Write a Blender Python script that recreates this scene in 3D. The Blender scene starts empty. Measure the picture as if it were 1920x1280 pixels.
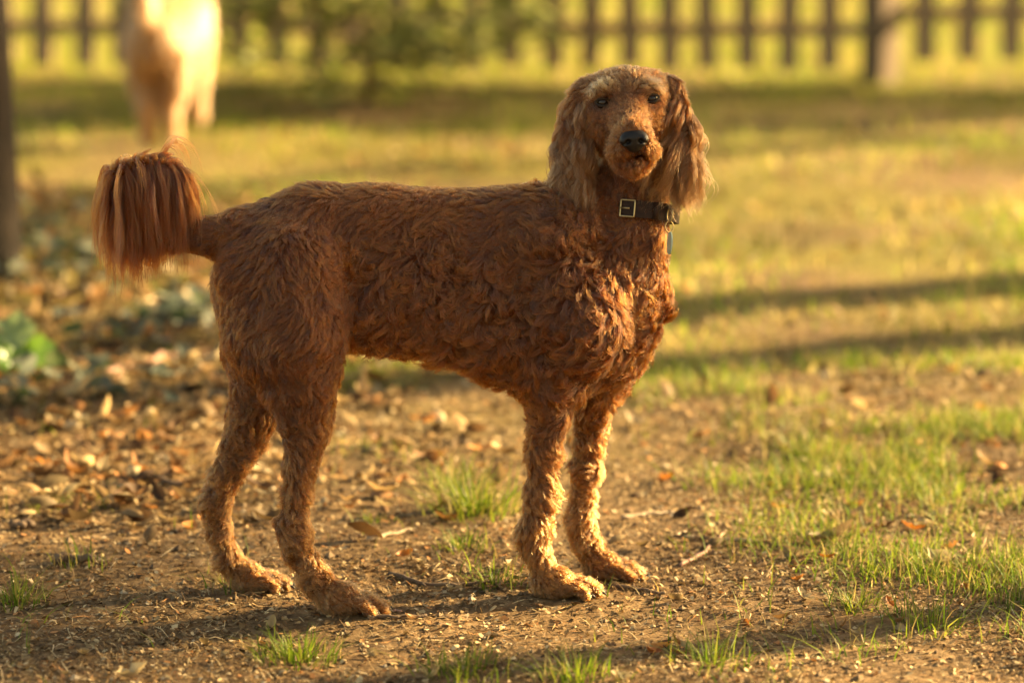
import bpy, math, random
import numpy as np
from mathutils import Vector, Matrix
from mathutils.kdtree import KDTree

RNG = np.random.default_rng(7)
random.seed(7)
scene = bpy.context.scene
COL = scene.collection

# ------------------------------------------------------------------ camera, sky, sun, exposure
LENS = 135.0
F = LENS / 36.0 * 1920.0               # focal length in photo pixels
PITCH = math.radians(10.0)
CAM_H = 1.35
CAM_Y = -CAM_H / math.tan(PITCH + math.atan((1125 - 640) / F))
SUN_EL, SUN_AZ = math.radians(19.0), math.radians(24.0)   # az: from +X turning to +Y

cam_d = bpy.data.cameras.new('camera'); cam = bpy.data.objects.new('camera', cam_d); COL.objects.link(cam)
cam.location = (0, CAM_Y, CAM_H); cam.rotation_euler = (math.pi / 2 - PITCH, 0, 0)
cam_d.lens = LENS; cam_d.sensor_width = 36.0; cam_d.clip_end = 2000
cam_d.dof.use_dof = True; cam_d.dof.focus_distance = -CAM_Y * math.cos(PITCH) + 0.16
cam_d.dof.aperture_fstop = 2.4; cam_d.dof.aperture_blades = 0
scene.camera = cam

world = bpy.data.worlds.new('World'); scene.world = world; world.use_nodes = True
wn = world.node_tree.nodes; wl = world.node_tree.links
for n in list(wn): wn.remove(n)
sky = wn.new('ShaderNodeTexSky'); sky.sky_type = 'NISHITA'; sky.sun_disc = False
sky.sun_elevation = SUN_EL; sky.sun_rotation = math.pi / 2 - SUN_AZ
sky.air_density = 1.0; sky.dust_density = 2.0; sky.ozone_density = 0.6
bg = wn.new('ShaderNodeBackground'); bg.inputs[1].default_value = 0.066
wo = wn.new('ShaderNodeOutputWorld'); wl.new(sky.outputs[0], bg.inputs[0]); wl.new(bg.outputs[0], wo.inputs[0])

sd = bpy.data.lights.new('sun', 'SUN'); sun = bpy.data.objects.new('sun', sd); COL.objects.link(sun)
sd.energy = 5.0; sd.angle = math.radians(1.2); sd.color = (1.0, 0.89, 0.66)
SUNV = Vector((math.cos(SUN_EL) * math.cos(SUN_AZ), math.cos(SUN_EL) * math.sin(SUN_AZ), math.sin(SUN_EL)))
sun.rotation_euler = SUNV.to_track_quat('Z', 'Y').to_euler(); sun.location = SUNV * 20

vs = scene.view_settings
vs.view_transform = 'Standard'; vs.look = 'None'; vs.gamma = 1.0; vs.use_curve_mapping = False
vs.exposure = 2.6
vs.use_white_balance = True; vs.white_balance_temperature = 10800; vs.white_balance_tint = 10
cy = scene.cycles
cy.use_denoising = True; cy.denoiser = 'OPENIMAGEDENOISE'
cy.use_adaptive_sampling = True; cy.adaptive_threshold = 0.01
cy.max_bounces = 8; cy.diffuse_bounces = 3; cy.glossy_bounces = 3; cy.transmission_bounces = 6
cy.transparent_max_bounces = 8; cy.sample_clamp_indirect = 6.0; cy.caustics_reflective = False
try: scene.cycles_curves.shape = 'RIBBONS'
except Exception: pass

# ------------------------------------------------------------------ measuring helpers
_c, _s = math.cos(PITCH), math.sin(PITCH)
def ray(x, y):
    a, b = (x - 960) / F, (640 - y) / F
    return np.array([a, _c + b * _s, -_s + b * _c])
def P(x, y, Y):                        # the world point at depth Y
    d = ray(x, y); t = (Y - CAM_Y) / d[1]
    return np.array([0, CAM_Y, CAM_H]) + d * t
def G(x, y):                           # the ground point
    d = ray(x, y); t = -CAM_H / d[2]
    return np.array([0, CAM_Y, CAM_H]) + d * t
PX = 1.0 / 1270.0                      # one photo pixel at the dog, in metres

_lat = RNG.uniform(-1, 1, (24, 24, 24, 3))
def noise3(p, scale, off=0.0):
    q = np.asarray(p, dtype=np.float64) / scale + off
    i = np.floor(q).astype(int); f = q - i; f = f * f * (3 - 2 * f)
    r = 0
    for dx in (0, 1):
        wx = f[:, 0] if dx else 1 - f[:, 0]
        for dy in (0, 1):
            wy = f[:, 1] if dy else 1 - f[:, 1]
            for dz in (0, 1):
                wz = f[:, 2] if dz else 1 - f[:, 2]
                r = r + _lat[(i[:, 0] + dx) % 24, (i[:, 1] + dy) % 24, (i[:, 2] + dz) % 24] * (wx * wy * wz)[:, None]
    return r
def nrm(v): return v / np.maximum(np.linalg.norm(v, axis=-1, keepdims=True), 1e-9)

def ground_z(x, y):
    x = np.asarray(x, float); y = np.asarray(y, float)
    shp = x.shape; p = np.stack([x.ravel(), y.ravel(), np.zeros(x.size)], 1)
    h = noise3(p, 0.55, 3.3)[:, 0] * 0.014 + noise3(p, 0.17, 9.1)[:, 1] * 0.006 + noise3(p, 0.06, 1.7)[:, 2] * 0.0025
    r = np.hypot(p[:, 0], p[:, 1] - 4); h *= np.clip((26 - r) / 12, 0, 1)
    for (cx, cy_) in PAWS:                      # trodden flat under the paws
        d = np.hypot((p[:, 0] - cx) / 1.4, p[:, 1] - cy_); h *= np.clip((d - 0.05) / 0.08, 0, 1)
    return h.reshape(shp)
PAWS = [tuple(G(x, y)[:2]) for (x, y) in ((655, 1150), (480, 1104), (1058, 1116), (1148, 1084))]
def gz(x, y): return float(ground_z(np.array([x]), np.array([y]))[0])

# ------------------------------------------------------------------ object helpers
def link(o, parent=None):
    COL.objects.link(o)
    if parent is not None: o.parent = parent
    return o
def tag(o, label=None, cat=None, group=None, kind=None):
    if label: o['label'] = label
    if cat: o['category'] = cat
    if group: o['group'] = group
    if kind: o['kind'] = kind
    return o
def empty(name, loc=(0, 0, 0), rz=0.0):
    o = bpy.data.objects.new(name, None); COL.objects.link(o)
    o.location = loc; o.rotation_euler = (0, 0, rz); o.empty_display_size = 0.05
    return o
def mesh_np(name, V, faces, mat=None, parent=None, smooth=True, cols=None):
    """faces: list of int arrays (n,k)"""
    me = bpy.data.meshes.new(name)
    if not isinstance(faces, (list, tuple)): faces = [faces]
    faces = [np.asarray(f, np.int32) for f in faces if len(f)]
    nl = sum(f.size for f in faces); npoly = sum(len(f) for f in faces)
    me.vertices.add(len(V)); me.vertices.foreach_set('co', np.asarray(V, np.float32).ravel())
    me.loops.add(nl); me.loops.foreach_set('vertex_index', np.concatenate([f.ravel() for f in faces]))
    me.polygons.add(npoly)
    tot = np.concatenate([np.full(len(f), f.shape[1], np.int32) for f in faces])
    st = np.concatenate([[0], np.cumsum(tot)[:-1]]).astype(np.int32)
    me.polygons.foreach_set('loop_start', st); me.polygons.foreach_set('loop_total', tot)
    me.polygons.foreach_set('use_smooth', np.full(npoly, smooth))
    if cols is not None:
        a = me.attributes.new('tint', 'FLOAT_COLOR', 'POINT')
        c4 = np.ones((len(V), 4), np.float32); c4[:, :3] = cols; a.data.foreach_set('color', c4.ravel())
    me.update(calc_edges=True); me.validate()
    o = bpy.data.objects.new(name, me)
    if mat: me.materials.append(mat)
    return link(o, parent)
class MB:
    """collects simple solids, then builds one mesh"""
    def __init__(s): s.V = []; s.F = []; s.n = 0
    def add(s, V, Fs):
        V = np.asarray(V, float)
        for f in Fs: s.F.append([int(i) + s.n for i in f])
        s.V.extend(V.tolist()); s.n += len(V)
    def box(s, c, d, rot=None, jit=0.0):
        c = np.array(c, float); d = np.array(d, float) / 2
        v = np.array([[x, y, z] for x in (-1, 1) for y in (-1, 1) for z in (-1, 1)]) * d
        if jit: v += RNG.normal(0, jit, v.shape)
        if rot is not None: v = v @ np.array(rot).T
        s.add(v + c, [(0, 1, 3, 2), (4, 6, 7, 5), (0, 4, 5, 1), (2, 3, 7, 6), (0, 2, 6, 4), (1, 5, 7, 3)])
    def tube(s, pts, rad, seg=8, jit=0.0, caps=True):
        pts = np.asarray(pts, float); rad = np.broadcast_to(np.asarray(rad, float), (len(pts),))
        T = nrm(np.gradient(pts, axis=0)); up = np.array([0, 0, 1.0])
        if abs(T[0] @ up) > 0.9: up = np.array([1.0, 0, 0])
        V = []; a = np.linspace(0, 2 * np.pi, seg, endpoint=False)
        A = nrm(np.cross(T[0], up))
        for i in range(len(pts)):
            A = nrm(A - T[i] * (A @ T[i])); B = np.cross(T[i], A)
            r = rad[i] * (1 + (RNG.normal(0, jit, seg) if jit else 0))
            V.append(pts[i] + (np.cos(a) * r)[:, None] * A + (np.sin(a) * r)[:, None] * B)
        V = np.concatenate(V); Fs = []
        for i in range(len(pts) - 1):
            for j in range(seg):
                k = (j + 1) % seg
                Fs.append((i * seg + j, i * seg + k, (i + 1) * seg + k, (i + 1) * seg + j))
        if caps: Fs.append(tuple(range(seg - 1, -1, -1))); Fs.append(tuple((len(pts) - 1) * seg + j for j in range(seg)))
        s.add(V, Fs)
    def build(s, name, mat, parent=None, smooth=True, bevel=0.0):
        me = bpy.data.meshes.new(name); me.from_pydata(s.V, [], s.F); me.update()
        me.polygons.foreach_set('use_smooth', np.full(len(me.polygons), smooth))
        o = bpy.data.objects.new(name, me); me.materials.append(mat)
        if bevel:
            m = o.modifiers.new('bevel', 'BEVEL'); m.width = bevel; m.segments = 2; m.limit_method = 'ANGLE'
        return link(o, parent)

# ------------------------------------------------------------------ materials
def mat_new(name):
    m = bpy.data.materials.new(name); m.use_nodes = True
    nt = m.node_tree
    for n in list(nt.nodes): nt.nodes.remove(n)
    return m, nt, nt.nodes.new('ShaderNodeOutputMaterial')
def N(nt, t, **kw):
    n = nt.nodes.new(t)
    for k, v in kw.items():
        if k.startswith('i_'):
            key = k[2:]; n.inputs[int(key) if key.isdigit() else key.replace('_', ' ')].default_value = v
        else: setattr(n, k, v)
    return n
def ramp(nt, fac, stops):
    r = nt.nodes.new('ShaderNodeValToRGB'); e = r.color_ramp.elements
    while len(e) < len(stops): e.new(0.5)
    for el, (p, c) in zip(e, stops): el.position = p; el.color = (*c, 1)
    nt.links.new(fac, r.inputs[0]); return r.outputs[0]
def noisy(name, stops, scale=20, rough=0.8, bump=0.3, bscale=None, detail=6, spec=0.3, stretch=None, metallic=0.0, bdist=0.003):
    m, nt, out = mat_new(name)
    tc = N(nt, 'ShaderNodeTexCoord'); vec = tc.outputs['Object']
    if stretch:
        mp = N(nt, 'ShaderNodeMapping'); mp.inputs['Scale'].default_value = stretch; nt.links.new(vec, mp.inputs[0]); vec = mp.outputs[0]
    nz = N(nt, 'ShaderNodeTexNoise', i_Scale=scale, i_Detail=detail, i_Roughness=0.6); nt.links.new(vec, nz.inputs['Vector'])
    b = N(nt, 'ShaderNodeBsdfPrincipled', i_Roughness=rough, i_Metallic=metallic); b.inputs['Specular IOR Level'].default_value = spec
    nt.links.new(ramp(nt, nz.outputs[0], stops), b.inputs['Base Color'])
    if bump:
        n2 = N(nt, 'ShaderNodeTexNoise', i_Scale=bscale or scale * 3, i_Detail=8.0); nt.links.new(vec, n2.inputs['Vector'])
        bp = N(nt, 'ShaderNodeBump', i_Strength=bump, i_Distance=bdist); nt.links.new(n2.outputs[0], bp.inputs['Height']); nt.links.new(bp.outputs[0], b.inputs['Normal'])
    nt.links.new(b.outputs[0], out.inputs[0]); return m
def leafy(name, attr=True, stops=None, trans=0.45, rough=0.55, scale=60, spec=0.25):
    """thin leaf or blade: reflects and lets light through"""
    m, nt, out = mat_new(name)
    if attr:
        at = N(nt, 'ShaderNodeAttribute', attribute_name='tint'); col = at.outputs['Color']
    else:
        oi = N(nt, 'ShaderNodeObjectInfo'); tc = N(nt, 'ShaderNodeTexCoord')
        nz = N(nt, 'ShaderNodeTexNoise', i_Scale=scale, i_Detail=5.0); nt.links.new(tc.outputs['Object'], nz.inputs['Vector'])
        ad = N(nt, 'ShaderNodeMath', operation='MULTIPLY_ADD'); ad.inputs[1].default_value = 0.55
        nt.links.new(nz.outputs[0], ad.inputs[0])
        ad2 = N(nt, 'ShaderNodeMath', operation='MULTIPLY'); ad2.inputs[1].default_value = 0.45; nt.links.new(oi.outputs['Random'], ad2.inputs[0])
        nt.links.new(ad2.outputs[0], ad.inputs[2]); col = ramp(nt, ad.outputs[0], stops)
    b = N(nt, 'ShaderNodeBsdfPrincipled', i_Roughness=rough); b.inputs['Specular IOR Level'].default_value = spec
    nt.links.new(col, b.inputs['Base Color'])
    t = N(nt, 'ShaderNodeBsdfTranslucent'); nt.links.new(col, t.inputs[0])
    mx = N(nt, 'ShaderNodeMixShader', i_0=trans); nt.links.new(b.outputs[0], mx.inputs[1]); nt.links.new(t.outputs[0], mx.inputs[2])
    nt.links.new(mx.outputs[0], out.inputs[0]); return m
def hair_mat(name, rough=0.42, rad=0.55, tip=None, tipf=0.0, coat=0.0, shade_bleach=None):
    """strand colour is in the per-strand attribute 'tint'; tips may be sun-bleached, roots darkened like shade"""
    m, nt, out = mat_new(name)
    at = N(nt, 'ShaderNodeAttribute', attribute_name='tint')
    col = at.outputs['Color']
    if tip:
        hi = N(nt, 'ShaderNodeHairInfo'); mx = N(nt, 'ShaderNodeMix', data_type='RGBA')
        ml = N(nt, 'ShaderNodeMath', operation='MULTIPLY'); ml.inputs[1].default_value = tipf
        nt.links.new(hi.outputs['Intercept'], ml.inputs[0]); nt.links.new(ml.outputs[0], mx.inputs[0])
        nt.links.new(col, mx.inputs[6]); mx.inputs[7].default_value = (*tip, 1); col = mx.outputs[2]
    if shade_bleach:
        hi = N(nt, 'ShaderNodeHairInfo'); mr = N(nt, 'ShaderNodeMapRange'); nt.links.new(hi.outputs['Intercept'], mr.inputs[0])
        mr.inputs['To Min'].default_value, mr.inputs['To Max'].default_value = shade_bleach  # shade between locks put into the root colour, paler bleached tips
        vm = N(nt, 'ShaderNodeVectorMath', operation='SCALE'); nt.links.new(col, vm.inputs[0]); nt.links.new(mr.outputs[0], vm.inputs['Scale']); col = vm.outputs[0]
    h = N(nt, 'ShaderNodeBsdfHairPrincipled'); h.parametrization = 'COLOR'; h.model = 'CHIANG'
    nt.links.new(col, h.inputs['Color'])
    h.inputs['Roughness'].default_value = rough; h.inputs['Radial Roughness'].default_value = rad
    h.inputs['Random Roughness'].default_value = 0.3; h.inputs['Coat'].default_value = coat
    nt.links.new(h.outputs[0], out.inputs[0]); return m

def ground_material():
    m, nt, out = mat_new('ground_soil'); L = nt.links.new
    tc = N(nt, 'ShaderNodeTexCoord'); v = tc.outputs['Object']
    n1 = N(nt, 'ShaderNodeTexNoise', i_Scale=2.2, i_Detail=5.0, i_Roughness=0.6); L(v, n1.inputs['Vector'])
    n2 = N(nt, 'ShaderNodeTexNoise', i_Scale=38.0, i_Detail=8.0, i_Roughness=0.7); L(v, n2.inputs['Vector'])
    n3 = N(nt, 'ShaderNodeTexNoise', i_Scale=190.0, i_Detail=6.0, i_Roughness=0.7); L(v, n3.inputs['Vector'])
    soil = ramp(nt, n2.outputs[0], [(0.3, (0.07, 0.038, 0.018)), (0.5, (0.19, 0.115, 0.056)), (0.7, (0.38, 0.25, 0.135))])
    patch = ramp(nt, n1.outputs[0], [(0.35, (0.55, 0.5, 0.45)), (0.65, (1.1, 1.05, 1.0))])
    mu = N(nt, 'ShaderNodeMix', data_type='RGBA', blend_type='MULTIPLY'); mu.inputs[0].default_value = 0.7
    L(soil, mu.inputs[6]); L(patch, mu.inputs[7])
    th = ramp(nt, n2.outputs[0], [(0.3, (0.075, 0.065, 0.013)), (0.7, (0.24, 0.18, 0.04))])
    # further off, thatch and short turf lie over the soil
    sx = N(nt, 'ShaderNodeSeparateXYZ'); L(v, sx.inputs[0])
    fy = N(nt, 'ShaderNodeMapRange'); fy.inputs['From Min'].default_value = 0.4; fy.inputs['From Max'].default_value = 3.2; L(sx.outputs[1], fy.inputs[0])
    n4 = N(nt, 'ShaderNodeTexNoise', i_Scale=1.3, i_Detail=4.0); L(v, n4.inputs['Vector'])
    pt = N(nt, 'ShaderNodeMapRange'); pt.inputs['From Min'].default_value = 0.36; pt.inputs['From Max'].default_value = 0.55; L(n4.outputs[0], pt.inputs[0])
    mm = N(nt, 'ShaderNodeMath', operation='MULTIPLY'); L(fy.outputs[0], mm.inputs[0]); L(pt.outputs[0], mm.inputs[1])
    mx = N(nt, 'ShaderNodeMix', data_type='RGBA'); L(mm.outputs[0], mx.inputs[0]); L(mu.outputs[2], mx.inputs[6]); L(th, mx.inputs[7])
    b = N(nt, 'ShaderNodeBsdfPrincipled', i_Roughness=0.95); b.inputs['Specular IOR Level'].default_value = 0.15
    L(mx.outputs[2], b.inputs['Base Color'])
    b1 = N(nt, 'ShaderNodeBump', i_Strength=0.9, i_Distance=0.008); L(n2.outputs[0], b1.inputs['Height'])
    b2 = N(nt, 'ShaderNodeBump', i_Strength=0.9, i_Distance=0.003); L(n3.outputs[0], b2.inputs['Height']); L(b1.outputs[0], b2.inputs['Normal'])
    L(b2.outputs[0], b.inputs['Normal']); L(b.outputs[0], out.inputs[0]); return m

M = dict(
    ground=ground_material(),
    blade=leafy('grass_blade', trans=0.5),
    litter=leafy('leaf_litter', trans=0.3, rough=0.7),
    chips=leafy('dry_chips', trans=0.15, rough=0.8),
    leaf_tan=leafy('dead_leaf_tan', False, [(0.2, (0.20, 0.125, 0.055)), (0.5, (0.36, 0.25, 0.12)), (0.8, (0.50, 0.38, 0.21))], trans=0.25),
    leaf_brown=leafy('dead_leaf_brown', False, [(0.2, (0.09, 0.045, 0.02)), (0.5, (0.22, 0.115, 0.045)), (0.8, (0.34, 0.19, 0.085))], trans=0.25),
    leaf_rust=leafy('dead_leaf_rust', False, [(0.2, (0.20, 0.055, 0.015)), (0.5, (0.38, 0.13, 0.03)), (0.8, (0.50, 0.22, 0.06))], trans=0.3),
    leaf_green=leafy('green_leaf', False, [(0.2, (0.03, 0.08, 0.012)), (0.5, (0.06, 0.15, 0.02)), (0.8, (0.13, 0.24, 0.045))], trans=0.35, rough=0.35, scale=25, spec=0.5),
    leaf_pale=leafy('pale_ivy_leaf', False, [(0.2, (0.09, 0.15, 0.04)), (0.5, (0.15, 0.22, 0.07)), (0.8, (0.24, 0.30, 0.12))], trans=0.3, rough=0.4, scale=25, spec=0.5),
    twig=noisy('twig_bark', [(0.3, (0.07, 0.04, 0.025)), (0.7, (0.2, 0.13, 0.08))], 60, 0.85, 0.6),
    twig_pale=noisy('twig_pale', [(0.3, (0.30, 0.2, 0.12)), (0.7, (0.52, 0.4, 0.27))], 60, 0.8, 0.5),
    wood_pink=noisy('bare_wood', [(0.3, (0.30, 0.15, 0.10)), (0.7, (0.42, 0.23, 0.16))], 25, 0.7, 0.4, stretch=(1, 6, 6)),
    fence=noisy('fence_wood', [(0.3, (0.20, 0.125, 0.07)), (0.7, (0.38, 0.25, 0.145))], 12, 0.85, 0.5, stretch=(6, 6, 0.8)),
    post=noisy('post_wood', [(0.3, (0.10, 0.068, 0.042)), (0.7, (0.20, 0.14, 0.09))], 12, 0.85, 0.5, stretch=(6, 6, 0.8)),
    bark=noisy('tree_bark', [(0.35, (0.010, 0.007, 0.005)), (0.65, (0.036, 0.023, 0.015))], 14, 0.95, 1.0, stretch=(3, 3, 0.6), bdist=0.02),  # near black: shade on the old trunk put into the bark colour
    skin=noisy('dog_skin', [(0.3, (0.10, 0.035, 0.012)), (0.7, (0.17, 0.062, 0.02))], 40, 0.9, 0.5),
    skin_cream=noisy('cream_dog_skin', [(0.3, (0.30, 0.14, 0.05)), (0.7, (0.40, 0.21, 0.08))], 20, 0.9, 0.5),
    nose=noisy('nose_leather', [(0.3, (0.005, 0.004, 0.004)), (0.7, (0.012, 0.009, 0.008))], 300, 0.42, 0.5, 900, spec=0.28, bdist=0.0008),
    eye=noisy('eye_dark', [(0.3, (0.010, 0.006, 0.004)), (0.7, (0.03, 0.014, 0.007))], 200, 0.08, 0, spec=0.35),
    lid=noisy('eyelid_skin', [(0.3, (0.012, 0.008, 0.006)), (0.7, (0.03, 0.018, 0.012))], 200, 0.5, 0.2),
    leather=noisy('collar_leather', [(0.3, (0.014, 0.006, 0.003)), (0.7, (0.04, 0.017, 0.008))], 120, 0.6, 0.4, 500, spec=0.2, bdist=0.001),
    brass=noisy('buckle_metal', [(0.3, (0.34, 0.25, 0.12)), (0.7, (0.50, 0.39, 0.22))], 80, 0.4, 0.1, metallic=1.0),
    tagm=noisy('tag_green', [(0.3, (0.30, 0.42, 0.33)), (0.7, (0.40, 0.52, 0.42))], 60, 0.35, 0.1, spec=0.5),
    fur=hair_mat('dog_fur', 0.30, 0.5, shade_bleach=(0.32, 1.6)),
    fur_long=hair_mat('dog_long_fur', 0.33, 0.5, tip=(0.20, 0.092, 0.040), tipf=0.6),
    fur_tail=hair_mat('dog_tail_fur', 0.36, 0.55, shade_bleach=(0.6, 1.3)),
)

# ------------------------------------------------------------------ ground (one sheet to the horizon)
def axis_lines(a, b, step, far):
    mid = np.arange(a, b + 1e-6, step); g = []
    d, x = step, 0.0
    while x < far: d *= 1.35; x += d; g.append(x)
    g = np.array(g); return np.concatenate([a - g[::-1], mid, b + g])
gx = axis_lines(-2.4, 2.4, 0.025, 600); gy = axis_lines(-1.2, 9.0, 0.025, 800)
GX, GY = np.meshgrid(gx, gy)
V = np.stack([GX.ravel(), GY.ravel(), ground_z(GX, GY).ravel()], 1)
nx, ny = len(gx), len(gy)
idx = np.arange(nx * ny).reshape(ny, nx)
quads = np.stack([idx[:-1, :-1], idx[:-1, 1:], idx[1:, 1:], idx[1:, :-1]], -1).reshape(-1, 4)
tag(mesh_np('ground', V, quads, M['ground']), kind='structure')

# ------------------------------------------------------------------ fence
def fence():
    Yp = G(1650, 158)[1]; k = F / math.hypot(Yp - CAM_Y, CAM_H)   # px per metre there
    pp = P(1650, 158, Yp)
    root = empty('picket_fence', (pp[0], Yp, 0))
    tag(root, 'weathered brown wooden picket fence with a thick square post along the lawn', 'fence')
    slope = 0.06                                    # runs a little away from the camera to the left
    def fy(x): return -(x) * slope
    o = MB(); o.box((0, 0, 0.55), (0.092, 0.092, 1.16)); o.build('post', M['post'], root, False, 0.004).rotation_euler[2] = -math.radians(48)
    for xp in (-2.27, 2.3):
        o = MB(); o.box((xp, fy(xp), 0.55), (0.115, 0.10, 1.16)); o.build('post', M['post'], root, False, 0.004)
    ang = math.atan(-slope)
    R = np.array([[math.cos(ang), -math.sin(ang), 0], [math.sin(ang), math.cos(ang), 0], [0, 0, 1]])
    for (xa, xb, z0) in ((-2.21, -0.062, 0.175), (0.062, 2.24, 0.235), (-4.75, -2.33, 0.175)):
        for dz in (0, 0.62):
            xm = (xa + xb) / 2; o = MB()
            o.box((xm, fy(xm) + 0.008, z0 + dz), ((xb - xa), 0.036, 0.045), R)
            o.build('rail', M['fence'], root, False, 0.003)
    pk = MB(); pk.box((0, 0, 0.46), (0.066, 0.02, 0.92)); pk.add([[-0.033, -0.01, 0.921], [0.033, -0.01, 0.921], [0, -0.01, 0.98], [-0.033, 0.01, 0.921], [0.033, 0.01, 0.921], [0, 0.01, 0.98]],
        [(0, 1, 2), (3, 5, 4), (0, 3, 4, 1), (1, 4, 5, 2), (2, 5, 3, 0)])
    first = pk.build('picket', M['fence'], root, False)
    xs = [-0.17 - 0.1285 * i for i in range(38)] + [0.145 + 0.135 * i for i in range(15)]
    first.location = (xs[0], fy(xs[0]) - 0.0215, 0.05)
    for x in xs[1:]:
        if abs(x + 2.27) < 0.09: continue
        c = first.copy(); COL.objects.link(c); c.parent = root
        c.location = (x + random.uniform(-.009, .009), fy(x) - 0.0215, (0.05 if x < 0 else 0.085) + random.uniform(-.008, .008))
        c.rotation_euler = (0, random.uniform(-.03, .03), ang)
    return Yp
FENCE_Y = fence()

# ------------------------------------------------------------------ leaf shapes
def leaf_shape(kind='oval', L=0.05, W=0.028, curl=0.3, fold=0.2, seed=0):
    """outline rows along a midrib; curls along and across. returns V, F (in metres, stem at origin, +X along)"""
    r = np.random.default_rng(seed); n = 9
    t = np.linspace(0, 1, n)
    if kind == 'oval': w = np.sin(np.pi * np.clip(t, 0.02, 0.98)) ** 0.75
    elif kind == 'oak': w = np.sin(np.pi * np.clip(t, 0.02, 0.98)) ** 0.6 * (0.72 + 0.38 * np.cos(t * 2 * np.pi * 3.3 + 2.4))
    elif kind == 'ivy': w = np.array([0.35, 0.95, 1.0, 0.78, 0.92, 0.72, 0.5, 0.28, 0.02])
    else: w = np.sin(np.pi * np.clip(t, 0.02, 0.98)) ** 0.9 * (1 + 0.18 * r.normal(size=n))
    V = []; Fs = []
    for i in range(n):
        ang = curl * (t[i] - 0.4); x = L * t[i]; z = L * 0.5 * curl * (t[i] - 0.45) ** 2 * 2.2
        for j, s in enumerate((-1, -0.5, 0, 0.5, 1)):
            ww = W / 2 * w[i] * s; zz = z + abs(s) ** 1.5 * W * fold * w[i] + r.normal(0, 0.02) * W * (s != 0)
            V.append((x - abs(s) * 0.12 * L * (kind == 'ivy') * (t[i] < 0.2) - L * .5, ww, zz))
    for i in range(n - 1):
        for j in range(4):
            a = i * 5 + j; Fs.append((a, a + 1, a + 6, a + 5))
    V.append((-L * .5, 0.0006, 0.0)); V.append((-L * .5, -0.0006, 0.0)); V.append((-L * .75, 0.0004, -0.001 + L * 0.05)); 
    b = n * 5; Fs.append((b, b + 1, b + 2))
    return np.array(V), Fs
def leaf_mesh(name, mat, **k):
    V, Fs = leaf_shape(**k); me = bpy.data.meshes.new(name); me.from_pydata(V.tolist(), [], Fs); me.update()
    me.polygons.foreach_set('use_smooth', np.full(len(me.polygons), True)); me.materials.append(mat); return me

# ------------------------------------------------------------------ trees
def tree(name, label, base, h, r, lean=(0, 0), crown_h=(2.0, 5.5), crown_r=1.6, nleaf=2500, leafsize=0.09, seed=1, flare=1.35, group=None, sparse=None):
    rg = np.random.default_rng(seed)
    root = empty(name, (base[0], base[1], 0)); tag(root, label, 'tree', group)
    o = MB(); n = 16; t = np.linspace(0, 1, n)
    pts = np.stack([lean[0] * t * h + 0.03 * np.sin(t * 5 + seed), lean[1] * t * h + 0.03 * np.cos(t * 4 + seed), -0.05 + t * h], 1)
    rad = r * (1 - 0.62 * t) * (1 + (flare - 1) * np.exp(-t * h / 0.25))
    o.tube(pts, rad, 14, 0.05); tr = o.build('trunk', M['bark'], root)
    cl = []
    for i in range(11):
        tt = rg.uniform(crown_h[0] / h, 0.97); p0 = np.array([np.interp(tt, t, pts[:, q]) for q in range(3)])
        az = i * 2.4 + rg.uniform(-.5, .5); el = rg.uniform(.15, .8); Lb = crown_r * rg.uniform(.6, 1.05) * (1.2 - 0.6 * tt)
        d = np.array([math.cos(az) * math.cos(el), math.sin(az) * math.cos(el), math.sin(el)])
        s = np.linspace(0, 1, 6)[:, None]; bp = p0 + d * Lb * s + np.array([0, 0, 0.15]) * s ** 2 * Lb + rg.normal(0, .03, (6, 3)) * s
        b = MB(); b.tube(bp, np.linspace(r * .33, r * .06, 6), 7); b.build('limb', M['bark'], root)
        for q in (0.45, 0.7, 0.9, 1.0): cl.append(bp[0] + (bp[-1] - bp[0]) * q + rg.normal(0, .18, 3))
    cl = np.array(cl); cid = rg.integers(0, len(cl), nleaf)
    c = cl[cid] + rg.normal(0, 0.26, (nleaf, 3)) * np.array([1, 1, .8])
    build_leaf_cloud('crown', c, leafsize, rg, M['blade'], root, [(0.05, 0.09, 0.02), (0.10, 0.14, 0.03), (0.22, 0.17, 0.04)])
    return root
def build_leaf_cloud(name, c, size, rg, mat, parent, cols):
    n = len(c); a = nrm(rg.normal(size=(n, 3))); b = nrm(np.cross(a, rg.normal(size=(n, 3))))
    L = (size * rg.uniform(.6, 1.3, n))[:, None]; nn = np.cross(a, b)
    V = np.stack([c - a * L * .5, c + b * L * .28 + nn * L * .06, c + a * L * .5, c - b * L * .28 + nn * L * .06], 1).reshape(-1, 3)
    q = np.arange(n * 4).reshape(n, 4); tri = np.concatenate([q[:, [0, 1, 2]], q[:, [0, 2, 3]]])
    cc = np.array(cols)[rg.integers(0, len(cols), n)] * rg.uniform(.75, 1.25, (n, 1))
    o = mesh_np(name, V, tri, mat, parent, True, np.repeat(cc, 4, 0)); o['kind'] = 'stuff' if parent is None else o.get('kind', '')
    if parent is not None: del o['kind']
    return o
bt = G(-50, 520)
tree('old_tree', 'tree trunk with shade in its bark colour at the edge of the leaf litter', (bt[0] - 0.006, bt[1]), 6.5, 0.11, (0.02, 0), seed=3, crown_h=(2.6, 5.5), flare=1.1)
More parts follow.
